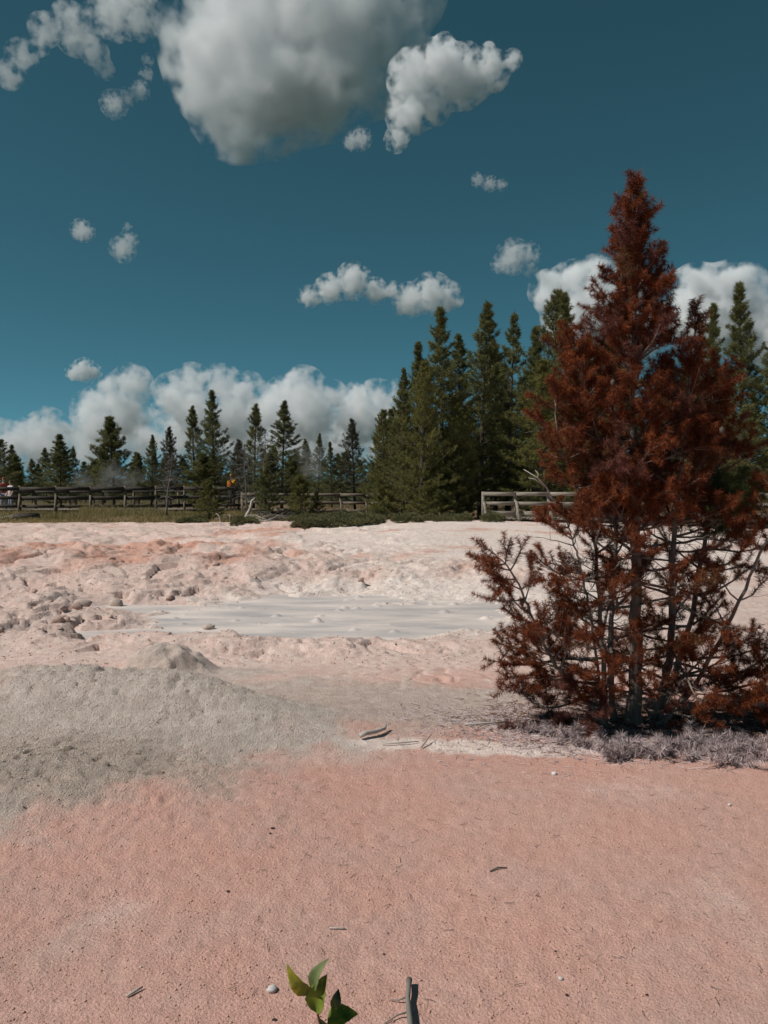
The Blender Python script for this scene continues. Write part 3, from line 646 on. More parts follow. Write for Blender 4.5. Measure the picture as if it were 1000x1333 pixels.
for a in [
 ('full2', 524, 480, 29.5, 26, 'slim green pine at the left edge of the tall pine grove'),
 ('olive', 500, 535, 31, 28, 'low loose pine leaning out at the left foot of the tall grove'),
 ('olive', 548, 474, 28.5, 36, 'olive green pine with foliage down to the juniper mat'),
 ('full', 578, 400, 30, 46, 'tall full pine, left of two matching peaks in the grove'),
 ('olive', 596, 520, 29.4, 34, 'bushy olive pine low in front of the two matching peaks'),
 ('full2', 626, 392, 31.5, 44, 'tall full pine, right of two matching peaks in the grove'),
 ('narrow', 663, 404, 33, 26, 'narrow pine with a long bare trunk showing sky beside it'),
 ('broad', 714, 378, 36, 56, 'broad dark pine, taller of the twin tops left of the dead pine'),
 ('full', 740, 382, 33, 40, 'dark pine, slimmer of the twin tops left of the dead pine'),
 ('olive', 712, 470, 29.2, 54, 'yellow-green pine standing right behind the right boardwalk rail'),
 ('broad', 800, 440, 36, 60, 'dark pine hidden mostly behind the dead red pine'),
 ('full2', 905, 470, 34, 50, 'dark pine low between the dead pine and the edge pine'),
 ('full', 929, 394, 36, 36, 'pine with a thin tip beside the right leader of the dead pine'),
 ('full', 973, 368, 32, 46, 'tall dark pine with a stepped outline right of the dead pine'),
 ('broad', 1015, 440, 31, 60, 'wide dark pine cut off by the edge, right of the stepped pine'),
 ('broad', 865, 470, 33, 60, 'dense dark pine filling the gap behind the dead red pine'),
 ('broad', 660, 520, 35, 46, 'shaded pine filling the gap behind the bare narrow trunk'),
 ('full', 541, 446, 32, 34, 'pine filling the notch right of the slim grove-edge pine'),
 ('full2', 602, 436, 33, 38, 'pine between the two matching peaks of the grove'),
 ('spruce', 646, 446, 35, 36, 'shadowed pine left of the bare narrow trunk'),
 ('full', 688, 424, 37, 38, 'dark pine between the bare narrow trunk and the twin tops'),
 ('broad', 762, 440, 35, 46, 'pine spreading from the twin tops into the dead pine'),
]: pine(*a, group=BIG)
LEFT = 'pines beyond the left fence'
for a in [
 ('broad', -4, 572, 42, 32, 'dark pine cut off at the far left end of the fence'),
 ('spruce', 20, 592, 46, 16, 'short dark pine beside the cut-off pine at the fence end'),
 ('thin', 41, 598, 60, 13, 'small pale pine far behind the two walkers at the fence'),
 ('full', 78, 565, 47, 29, 'dense rounded dark pine behind the first fence bays'),
 ('thin', 98, 582, 50, 11, 'thin pine just right of the dense rounded dark pine'),
 ('spruce', 122, 599, 56, 15, 'low blurred pine left of the tiered pine'),
 ('spruce', 147, 543, 46, 30, 'tiered pine with drooping boughs above the drifting steam'),
 ('spruce', 180, 590, 50, 16, 'squat pine between the tiered pine and a narrow spire'),
 ('full2', 196, 566, 48, 15, 'narrow dark spire of a pine right of the squat pine'),
 ('grey', 221, 556, 43, 20, 'greyish thin-leaved pine behind the leaning bare snag'),
 ('thin', 252, 530, 43, 20, 'open pine standing close left of the tallest left pine'),
 ('full', 279, 508, 41, 28, 'tallest and fullest pine on the left, pointed and dark'),
 ('spruce', 265, 590, 39, 28, 'low dark pine under the tallest left pine'),
 ('thin', 329, 527, 40, 23, 'slender pine with an open crown above bare grey twigs'),
 ('grey', 310, 572, 38, 24, 'twiggy grey pine, half bare, by the walker in yellow'),
 ('full2', 366, 521, 43, 28, 'full dark pine with a blunt top right of the slender open pine'),
 ('spruce', 350, 590, 37, 24, 'low pine in front of the blunt-topped pine'),
 ('thin', 397, 572, 54, 14, 'first of three small spires right of the blunt-topped pine'),
 ('full2', 414, 564, 52, 13, 'middle and tallest of three small pine spires'),
 ('full', 432, 575, 50, 13, 'last of three small spires, beside the greyish ragged pine'),
 ('grey', 462, 545, 44, 25, 'greyish ragged pine standing alone before the cloud bank'),
 ('spruce', 495, 598, 38, 16, 'low pine between the greyish ragged pine and the tall grove'),
]: pine(*a, group=LEFT)
YN = 'young pines at the edge of the flat'
for a in [
 ('young', 272, 628, 30.8, 15, 'young pine in front of the left fence by a white bent stick'),
 ('young2', 345, 606, 31.5, 14, 'young dark pine beside the grey root stump'),
 ('young', 391, 622, 31, 17, 'bright young pine behind the grey brushwood'),
 ('young2', 412, 640, 31.5, 10, 'smallest young pine next to the bright young one'),
 ('young', 560, 628, 27.2, 22, 'young pine spreading behind the middle of the juniper mat'),
 ('young2', 598, 610, 28.7, 22, 'young dark pine by the left post of the right rail'),
 ('young', 500, 635, 29.5, 18, 'young pine beside the centre rail end'),
]: pine(*a, group=YN)
rb = np.random.RandomState(5)
for k in range(80):
    px = -90 + k * 15 + rb.uniform(-7, 7); Y = rb.uniform(52, 85)
    pine(['full', 'spruce', 'thin', 'full2'][rb.randint(4)], px, rb.uniform(578, 606), Y, rb.uniform(12, 20), 'small distant pine in the far wood behind the fence', 'far pines of the wood')

for k in range(20):
    pine(['full', 'broad', 'spruce', 'full2'][rb.randint(4)], 500 + k * 28 + rb.uniform(-8, 8), rb.uniform(500, 550), rb.uniform(42, 54), rb.uniform(26, 36), 'shaded pine of the wood glimpsed between the trunks of the tall grove', 'pines of the wood behind the grove')

# ------------------------------------------------------------------ snag, brushwood, juniper, grass
def snag(px, top, Y, seed, label, lean, H=None, nb=26):
    rng = np.random.RandomState(seed); p = at(px, top, Y); z = hz(p.x, p.y); H = p.z - z
    root = empty('bare_tree', (p.x, p.y, z)); tag(root, label, 'dead tree', 'bare grey trees by the fence')
    n = 8; zz = np.linspace(-.05, H, n); T = np.stack([lean * zz + rng.normal(0, .02, n), rng.normal(0, .02, n), zz], -1); T[:, 0] -= lean * H
    mb = MB(); mb.tube(T, np.linspace(.05, .008, n), 7); mb.build('trunk', M_SNAG, root, True)
    for k in range(nb):
        t = rng.uniform(.2, .98); o = np.array([np.interp(t * H, zz, T[:, i]) for i in range(3)]); a = rng.uniform(0, 6.28); L = rng.uniform(.5, 1.0) * (1.15 - t) * H * .42
        d = np.array([math.cos(a), math.sin(a), rng.uniform(-.5, .3)]); pts = [o]; b = MB()
        for q in range(5): d = nrm(d + rng.normal(0, .15, 3) + np.array([0, 0, -.05])); pts.append(pts[-1] + d * L / 5)
        b.tube(pts, np.linspace(.014, .004, 6), 4)
        for q in range(9):
            i = rng.randint(1, 6); e = pts[i] + nrm(rng.normal(size=3) + np.array([0, 0, -.2])) * rng.uniform(.12, .4); b.tube([pts[i], e], [.006, .003], 3, cap=False)
        b.build('branch', M_SNAG, root)
snag(225, 588, 32.5, 3, 'bare grey leaning snag in front of the left fence', 0.12)
snag(318, 575, 33.5, 4, 'bare grey tree with a haze of twigs beside the walker in yellow', -0.03, nb=40)
snag(345, 560, 35.0, 6, 'bare grey tree under the slender open pine', 0.02, nb=34)

def brush(px, py, w, h, seed, label, m=M_DRIFT, n=40, thick=.012):
    rng = np.random.RandomState(seed); b = gp(px, py, 0.1); z = hz(b.x, b.y); root = empty('brushwood', (b.x, b.y, z)); tag(root, label, 'brushwood', 'dead wood along the edge of the flat')
    for k in range(n):
        mb = MB(); o = np.array([rng.uniform(-w, w) * .7, rng.uniform(-.3, .3), rng.uniform(0, h * .5)]); a = rng.choice([0, math.pi]) + rng.uniform(-.6, .6); L = rng.uniform(.3, .9) * w
        d = np.array([math.cos(a), math.sin(a), rng.uniform(-.05, .5)]); pts = [o]
        for q in range(4): d = nrm(d + rng.normal(0, .25, 3)); pts.append(pts[-1] + d * L / 4)
        pts = np.array(pts); pts[:, 2] = np.clip(pts[:, 2], .01, h)
        mb.tube(pts, np.linspace(thick * rng.uniform(.6, 1.6), .003, 5), 5); mb.build('stick', m, root, True)
brush(362, 682, 1.0, .35, 1, 'tangle of grey brushwood at the left tip of the juniper mat', M_SNAG, 60)
brush(325, 683, 1.1, .25, 2, 'pale fallen branches below the grey root stump', M_DRIFT, 22, .018)
brush(15, 680, .7, .18, 3, 'pale sticks lying on the turf beside a dark timber block', M_DRIFT, 14, .016)
def stick(name, pl, Y, rad, label, m, cat='stick', group=None):
    mb = MB(); mb.tube([at(x, y, Y + d) for x, y, d in pl], rad, 8, lump=.12, rng=np.random.RandomState(4)); o = mb.build(name, m, None, True); tag(o, label, cat, group)
stick('root_stump', [(318, 682, 0), (321, 672, 0), (326, 662, .1), (328, 652, .1), (332, 648, .1)], 31, [.10, .075, .06, .05, .02], 'grey twisted root stump upright at the flat edge', M_DRIFT, 'stump')
stick('bent_stick', [(285, 684, 0), (287, 678, 0), (285, 671, 0), (281, 668, 0)], 29.5, [.035, .03, .022, .01], 'white bent stick upright beside a young pine', M_DRIFT)
mb = MB(); c = gp(36, 681, .08); zc = hz(c.x, c.y); mb.beam((c.x - .55, c.y, zc + .1), (c.x + .4, c.y + .1, zc + .1), .35, .2); mb.beam((c.x - .5, c.y, zc + .216), (c.x + .35, c.y + .1, zc + .216), .3, .03)
tag(mb.build('timber_block', M_WOOD_D), 'dark timber block lying at the edge of the left turf', 'timber')

def juniper(label, outline, seed, hmax=.36):
    """a creeping mat: woody runners and thousands of upright sprigs"""
    rng = np.random.RandomState(seed); cx = np.mean([o[0] for o in outline]); cyy = np.mean([o[1] for o in outline])
    root = empty('juniper_shrub', (cx, cyy, hz(cx, cyy))); tag(root, label, 'juniper', 'creeping juniper mats on the rim'); z0 = hz(cx, cyy)
    mb, wd = MB(), MB(); C = []
    for (ox, oy, rx, ry) in outline:
        n = int(1500 * rx * ry) + 250; r = np.sqrt(rng.uniform(0, 1, n)); a = rng.uniform(0, 6.283, n); x = ox + rx * r * np.cos(a); y = oy + ry * r * np.sin(a)
        hh = hmax * np.sqrt(np.clip(1 - r * r, 0, 1)) * (.75 + .5 * fbm(x * 2, y * 2, 2, seed)) * rng.uniform(.75, 1.1, n); C.append(np.stack([x - cx, y - cyy, height(x, y) - z0 + hh], -1))
        for k in range(6):
            a = rng.uniform(0, 6.28); e = np.array([ox - cx + rx * .9 * math.cos(a), oy - cyy + ry * .9 * math.sin(a), .05]); s0 = np.array([ox - cx, oy - cyy, .04]); wd.tube([s0, (s0 + e) / 2 + [0, 0, .06], e], [.015, .01, .004], 5)
    C = np.concatenate(C); K = 9; N = len(C) * K; c = np.repeat(C, K, 0); d = nrm(rng.normal(size=(N, 3)) * [1, 1, .5] + [0, 0, .75]); L = rng.uniform(.06, .14, N); sv = nrm(np.cross(d, rng.normal(size=(N, 3)))) * .011
    mb.add(np.stack([c - sv, c + sv, c + d * L[:, None]], 1).reshape(-1, 3), np.arange(3 * N).reshape(-1, 3))
    wd.build('stem', M_BARK_D, root); tag(mb.build('foliage', M_JUN, root), kind='stuff')
g = lambda px, py: gp(px, py, .22)
def J(px, py, wx, ry): q = g(px, py); return (q.x, q.y, wx, ry)
juniper('large dark juniper mat in front of the centre rail', [J(450, 681, 1.6, .9), (J(400, 683, .9, .6)), J(500, 680, 1.2, .8), J(540, 680, .9, .6)], 1)
juniper('low rounded juniper mat spilling onto the orange streak', [J(430, 694, 1.0, .9), J(402, 696, .5, .5), J(468, 692, .8, .7)], 2, .30)
juniper('small juniper mat at the left foot of the right rail', [J(585, 687, .65, .6), J(560, 686, .4, .4), J(605, 688, .25, .3)], 3, .24)

for px, py, wx, lb in ((250, 684, .55, 'low shrub left of the young pine at the fence'), (318, 687, .45, 'low shrub in front of the pale fallen branches'), (640, 690, .35, 'small shrub under the pale right rail'), (530, 690, .5, 'low shrub at the right end of the large juniper mat')):
    juniper(lb, [J(px, py, wx, .4), J(px + 9, py - 1, wx * .6, .3)], px, .3)

def grass(name, label, px0, px1, Y0, Y1, n, hm, seed, clump=.5):
    rng = np.random.RandomState(seed); Y = rng.uniform(Y0, Y1, n); X = (rng.uniform(px0, px1, n) - 500) / 1000 * Y
    k = fbm(X * clump, Y * clump, 3, seed) ; keep = k > rng.uniform(-.5, .25, n); X, Y = X[keep], Y[keep]; k = k[keep]; n = len(X)
    h = hm * rng.uniform(.4, 1.1, n) * (.7 + 1.0 * np.clip(k, 0, 1)); B = np.stack([X, Y, height(X, Y) - .01], -1)
    K = 5; b = np.repeat(B, K, 0) + rng.normal(0, .05, (n * K, 3)) * [1, 1, 0]; d = nrm(rng.normal(0, .3, (n * K, 3)) + [0, 0, 1]); L = np.repeat(h, K) * rng.uniform(.5, 1.1, n * K)
    sv = nrm(np.cross(d, rng.normal(size=(n * K, 3)))) * .012; mb = MB()
    mb.add(np.stack([b - sv, b + sv, b + d * L[:, None]], 1).reshape(-1, 3), np.arange(3 * n * K).reshape(-1, 3)); tag(mb.build(name, M_GRASS), label, 'grass', kind='stuff')
grass('grass', 'dry olive grass in front of the left fence', -60, 330, 29.4, 37, 11000, .27, 3)
grass('tall_grass', 'taller straw-coloured grass along the left fence', 105, 215, 34.0, 36.2, 1300, .55, 4, .3)
grass('meadow_grass', 'thin dry grass between the far pines', -100, 1100, 38, 70, 8000, .35, 5)

# ------------------------------------------------------------------ boardwalk and rails
def rail_run(label, posts, ph, rails, deckw, group='timber boardwalk rails', brace_side=1, brace=True, wood=M_WOOD, rwood=None):
    """posts: list of ground points; rails: heights; bays of separate boards"""
    p0 = posts[0]; root = empty('railing', p0); tag(root, label, 'railing', group); L = lambda v: Vector(v) - Vector(p0)
    for i, p in enumerate(posts):
        mb = MB(); mb.beam(L((p[0], p[1], p[2] - .1)), L((p[0], p[1], p[2] + ph)), .10, .10, (0, 1, 0)); mb.build('post', wood, root)
        if brace:
            mb = MB(); mb.beam(L((p[0] + .10 * brace_side, p[1] - .42, p[2] + .02)), L((p[0] + .02 * brace_side, p[1] - .075, p[2] + ph * .68)), .085, .085, (1, 0, 0)); mb.build('brace', wood, root)
            mb = MB(); mb.beam(L((p[0] + .06, p[1] - .55, p[2] + .02)), L((p[0] + .06, p[1] + .5, p[2] + .02)), .12, .10); mb.build('sill_beam', wood, root)
    for p, q in zip(posts[:-1], posts[1:]):
        for (h, w) in rails:
            mb = MB(); d = (Vector(q) - Vector(p)).normalized() * .015; mb.beam(L(Vector(p) + d + Vector((0, -.075, h))), L(Vector(q) - d + Vector((0, -.075, h))), .04, w); mb.build('rail_board', rwood or wood, root)
def pts(lst): return [tuple(Vector((at(px, 640, Y).x, Y, zz))) for px, Y, zz in lst]
lz = .17
left = pts([(-70, 36.6, lz), (-22, 36.4, lz), (26, 36.2, lz), (73, 36.0, lz), (118, 36.2, lz), (163, 36.4, lz), (203, 37, lz), (240, 37.6, lz), (278, 37.8, lz), (315, 37.8, lz)])
rail_run('dark three-board rail of the boardwalk along the left turf', left, 1.42, [(1.28, .18), (.86, .15), (.46, .14)], 1.2, wood=M_POST, rwood=M_RAIL)
back = pts([(-60, 38.6, lz), (-6, 38.5, lz), (46, 38.4, lz), (91, 38.3, lz), (134, 38.5, lz), (174, 38.9, lz), (232, 39.7, lz), (270, 40, lz)])
rail_run('far-side rail seen through the left rail', back, 1.22, [(1.12, .12), (.75, .10)], 1.2, brace=False, wood=M_POST, rwood=M_RAIL)
mid = pts([(315, 36.0, lz), (345, 35.6, lz), (392, 35.2, lz), (443, 34.6, lz), (476, 34.3, lz), (520, 33.8, lz)])
rail_run('grey rail of the boardwalk behind the juniper mat', mid, 1.12, [(1.02, .14), (.66, .12), (.30, .14)], 1.2, wood=M_POST, rwood=M_POST)
right = pts([(629, 27.6, .32), (671, 27.4, .32), (714, 27.2, .32), (757, 26.9, .32), (800, 26.6, .32), (843, 26.3, .32), (886, 26.0, .32), (930, 25.7, .32), (974, 25.4, .32), (1018, 25.1, .32), (1062, 24.8, .32)])
rail_run('weathered pale rail of the boardwalk beside the dead pine', right, 1.1, [(1.02, .14), (.68, .13), (.31, .2)], 1.2)
def deck(label, a, b, width, zt):
    a, b = Vector(a), Vector(b); d = (b - a).normalized(); n = Vector((-d.y, d.x, 0)); root = empty('boardwalk', (a.x, a.y, 0)); tag(root, label, 'boardwalk', 'timber boardwalk decks'); L = (b - a).length
    pl = MB(); pl.beam((0, 0, 0), n * width, .135, .045); me = pl.mesh('plank'); me.materials.append(M_WOOD)
    k = int(L / .15)
    many = MB()
    for i in range(k):
        off = d * (.15 * i + .07)
        if i < 300 : o = link('plank', me, root); o.location = (off.x, off.y, zt + rb.uniform(-.004, .004))
        else: many.beam(off + Vector((0, 0, zt)), off + n * width + Vector((0, 0, zt)), .135, .045)
    if many.n: tag(many.build('planking', M_WOOD, root), kind='stuff')
    for s in (.12, width - .12):
        jb = MB(); o = n * s + Vector((0, 0, zt - .11)); jb.beam(o, o + d * L, .08, .16); jb.build('joist', M_WOOD_D, root)
deck('boardwalk deck behind the left rail', left[0][:2] + (0,), left[-1][:2] + (0,), 1.9, .42)
deck('boardwalk deck behind the centre rail', mid[0][:2] + (0,), mid[-1][:2] + (0,), 1.9, .40)
deck('boardwalk deck behind the pale right rail', right[0][:2] + (0,), right[-1][:2] + (0,), 1.9, .46)

# ------------------------------------------------------------------ walkers on the boardwalk
def skinned(name, chains, m, parent):
    V, E, Rr = [], [], []
    idx = {}
    for ch in chains:
        prev = None
        for (co, r) in ch:
            key = tuple(round(c, 4) for c in co)
            if key not in idx: idx[key] = len(V); V.append(co); Rr.append(r)
            if prev is not None: E.append((prev, idx[key]))
            prev = idx[key]
    me = bpy.data.meshes.new('tmp'); me.from_pydata(V, E, []); o = bpy.data.objects.new('tmp', me); COL.objects.link(o)
    o.modifiers.new('s', 'SKIN'); sv = me.skin_vertices[0].data
    for i, r in enumerate(Rr): sv[i].radius = r if isinstance(r, tuple) else (r, r)
    sv[0].use_root = True; ss_ = o.modifiers.new('u', 'SUBSURF'); ss_.levels = 2
    r = bpy.data.meshes.new_from_object(o.evaluated_get(bpy.context.evaluated_depsgraph_get())); r.name = name; bpy.data.objects.remove(o)
    r.materials.clear(); r.polygons.foreach_set('use_smooth', np.ones(len(r.polygons), bool)); return link(name, r, parent, m)
M_SKIN = mat('skin', (.55, .33, .25), .6, .1)
def person(px, Y, zt, rz, shirt, trousers, hair, label, hatc=None, pack=None, s=1.0):
    p = at(px, 640, Y); root = empty('person', (p.x, Y, zt), rz); root.scale = (s, s, s); tag(root, label, 'person', 'walkers on the boardwalk')
    arm = lambda k: [((.0, 0, 1.38), (.12, .09)), ((k * .17, 0, 1.40), .06), ((k * .24, -.02, 1.12), .045), ((k * .23, -.14, .90), .036), ((k * .22, -.19, .82), .03)]
    leg = lambda k: [((0, 0, .92), (.14, .10)), ((k * .09, 0, .86), .085), ((k * .10, -.01, .48), .06), ((k * .10, .01, .09), .045), ((k * .10, -.13, .03), .035)]
    skinned('body', [[((0, 0, .92), (.14, .10)), ((0, 0, 1.15), (.13, .09)), ((0, 0, 1.38), (.12, .09)), ((0, 0, 1.48), .05), ((0, -.01, 1.56), (.06, .065)), ((0, -.02, 1.66), (.075, .09)), ((0, -.01, 1.72), (.05, .06))], arm(-1), arm(1), leg(-1), leg(1)], M_SKIN, root)
    sh = mat('shirt_cloth', shirt, .9, .2); tr = mat('trouser_cloth', trousers, .9, .2)
    skinned('shirt', [[((0, 0, .88), (.165, .125)), ((0, 0, 1.15), (.155, .115)), ((0, 0, 1.38), (.15, .11)), ((0, 0, 1.45), .075)]] + [[((0, 0, 1.38), (.15, .11)), ((k * .17, 0, 1.40), .08), ((k * .24, -.02, 1.14), .065)] for k in (-1, 1)], sh, root)
    skinned('trousers', [[((0, 0, .94), (.155, .115)), ((k * .09, 0, .86), .105), ((k * .10, -.01, .48), .08), ((k * .10, .01, .12), .065)] for k in (-1, 1)], tr, root)
    hm = mat('hat_cloth' if hatc else 'hair', hatc or hair, .9, .2); hb = MB(); v = ICO2[0] * [.088, .105, .075] + [0, .012, 1.70]; v = v[:, :]; hb.add(v, ICO2[1])
    if hatc: hb.add(ICO2[0] * [.075, .07, .012] + [0, -.12, 1.70], ICO2[1])
    hb.build('hat' if hatc else 'hair', hm, root, True)
    for k in (-1, 1):
        sb = MB(); sb.add(ICO2[0] * [.05, .13, .045] + [k * .10, -.06, .035], ICO2[1]); sb.build('shoe', M_WOOD_D, root, True)
    if pack: b = MB(); b.add(ICO2[0] * [.15, .09, .22] + [0, .17, 1.2], ICO2[1]); b.build('backpack', mat('pack_cloth', pack, .8, .2), root, True)
person(5, 37.6, .36, R(20), (.40, .08, .06), (.35, .36, .40), (.1, .06, .04), 'walker in red top and red cap at the left rail', hatc=(.4, .07, .05), s=.93)
person(14, 37.5, .34, R(-30), (.75, .72, .74), (.30, .32, .38), (.12, .07, .05), 'walker in white top beside the walker in red', s=.86)
person(302, 38.4, .42, R(160), (.80, .45, .05), (.10, .09, .10), (.3, .2, .08), 'walker in yellow with an orange pack between the trees', hatc=(.85, .6, .08), pack=(.65, .16, .03))

# ------------------------------------------------------------------ drifting steam
def steam(px, py, Y, sx, sz, dens, seed, label):
    rng = np.random.RandomState(seed)
    cloud(label, [(px + rng.normal(0, 12 * sx), py + rng.normal(0, 7 * sz), rng.uniform(8, 15)) for k in range(9)], Y, dens, seed, 1.3, col=(.93, .93, .93), name='steam')
steam(152, 622, 43, 1.6, .8, .05, 1, 'thin grey steam drifting under the tiered pine')
steam(408, 608, 42, .6, 1.5, .05, 2, 'thin grey steam rising beside the bright young pine')

# ------------------------------------------------------------------ small things on the flat
def clod_mesh(seed):
    rng = np.random.RandomState(seed); v = ICO2[0] * (1 + .25 * rng.uniform(-1, 1, (len(ICO2[0]), 1))) * rng.uniform(.7, 1.2, 3) ; mb = MB(); mb.add(v, ICO2[1]); return mb.mesh('clod')
M_CLOD = mat('dry_mud', (.62, .45, .39), .95, scale=6, col2=(.45, .31, .26), bump=.01, bscale=30)
M_CLODG = mat('grey_mud', (.60, .49, .43), .95, scale=6, col2=(.45, .36, .31), bump=.01, bscale=30)
M_STONE = mat('white_stone', (.72, .68, .66), .8, .15, bump=.003)
CM = [clod_mesh(s) for s in range(5)]
rc = np.random.RandomState(9)
for k in range(70):
    x = rc.uniform(-5.5, 1.6); y = rc.uniform(8.2, 15.5)
    if pool_e(np.array([x]), np.array([y]))[0] < 1.02 or rough_mask(np.array([x]), np.array([y]))[0] < .5: continue
    s = rc.uniform(.02, .06) * rc.choice([.6, 1, 1.3]); o = bpy.data.objects.new('mud_clod', CM[k % 5]); COL.objects.link(o); o.location = (x, y, hz(x, y) + s * .25); o.scale = (s * 1.2, s, s * .75); o.rotation_euler = (rc.uniform(-.4, .4), rc.uniform(-.4, .4), rc.uniform(0, 6))
    if not o.data.materials: o.data.materials.append(M_CLOD)
    tag(o, 'lump of dried pink mud lying on the broken rim of the pool', 'mud clod', 'mud clods round the pool')
for px, py, s, lb in ((78, 793, .16, 'larger of two grey mud lumps left of the pool'), (107, 795, .09, 'smaller of two grey mud lumps left of the pool'), (152, 783, .10, 'tilted grey lump standing on wet mud at the left pool arm'), (272, 812, .07, 'pale mud cone standing in the near edge of the pool')):
    q = gp(px, py, -.05); o = bpy.data.objects.new('mud_lump', clod_mesh(int(px))); COL.objects.link(o); o.data.materials.append(M_CLODG); o.location = (q.x, q.y, max(hz(q.x, q.y), POOLZ) + s * .35); o.scale = (s * 1.3, s, s * .8); tag(o, lb, 'mud lump')
def pebble(px, py, s, lb, m=M_STONE, zs=.7):
    q = gp(px, py); z = hz(q.x, q.y); o = link('pebble', clod_mesh(int(px + py)), None, m); o.location = (q.x, q.y, z + s * .45); o.scale = (s * 1.1, s, s * zs); tag(o, lb, 'pebble', 'loose pebbles on the pink mud'); o.data.polygons.foreach_set('use_smooth', np.ones(len(o.data.polygons), bool))
pebble(354, 1288, .017, 'white pebble left of the green seedling')
pebble(730, 1275, .008, 'tiny pale pebble to the right of the forked twig')
pebble(950, 1050, .011, 'small white stone in front of the bleached clumps')
pebble(722, 1007, .016, 'pale stone at the tip of the salt crust')
for px, py, s in ((297, 1157, .007), (355, 1078, .008), (352, 1084, .006), (738, 1297, .006), (723, 1239, .005), (357, 1327, .006), (500, 1238, .004), (842, 1300, .005)):
    pebble(px, py, s, 'small dark crumb of mud on the smooth pink ground', M_WOOD_D)
def ground_twig(pl, rad, label, m=M_DRIFT, side=(), name='twig'):
    P = []
    for x, y, h in pl: q = gp(x, y); P.append((q.x, q.y, hz(q.x, q.y) + h))
    root = empty(name, P[0]); tag(root, label, 'twig', 'twigs lying on the mud'); o = np.array(P[0]); mb = MB(); A = np.array(P) - o
    mb.tube(A, rad, 8, lump=.15, rng=np.random.RandomState(2)); mb.build('stem', m, root, True)
    for s in side:
        Q = []
        for x, y, h in s: q = gp(x, y); Q.append(np.array((q.x, q.y, hz(q.x, q.y) + h)) - o)
        mb = MB(); mb.tube(Q, np.linspace(.0035, .0015, len(Q)), 6); mb.build('side_shoot', m, root, True)
ground_twig([(533, 1280, .022), (532, 1292, .024), (531, 1305, .025), (532, 1320, .026), (535, 1345, .024), (538, 1370, .015)], [.011, .009, .008, .010, .009, .008], 'forked grey twig with two side shoots right of the seedling', m=M_SNAG, side=([(531, 1302, .022), (520, 1302, .012), (508, 1299, .005)], [(532, 1323, .022), (518, 1322, .012), (500, 1331, .004)]))
ground_twig([(469, 971, .03), (478, 969, .035), (490, 967, .035), (501, 963, .03), (503, 961, .04)], [.018, .016, .015, .012, .005], 'thick grey piece of driftwood between mound and pine')
ground_twig([(498, 975, .01), (520, 974, .015), (545, 971, .012)], [.004, .005, .003], 'flat bleached stick right of the driftwood')
ground_twig([(549, 977, .01), (556, 972, .03), (562, 968, .04)], [.004, .0035, .002], 'short dark twig tilted up beside the flat bleached stick', M_SNAG)
ground_twig([(605, 949, .01), (635, 947, .02), (663, 944, .02)], [.007, .008, .005], 'long pale stick reaching toward the dead pine')
ground_twig([(165, 1299, .006), (176, 1293, .008), (186, 1287, .01)], [.004, .005, .003], 'short white stick on the pink mud left of the white pebble')
ground_twig([(428, 1205, .005), (440, 1205, .007), (450, 1206, .005)], [.0025, .003, .003], 'thin white twig above the green seedling')
ground_twig([(638, 1131, .005), (648, 1128, .008), (660, 1127, .005)], [.004, .004, .002], 'dark thin twig on the smooth mud before the pine', M_SNAG)

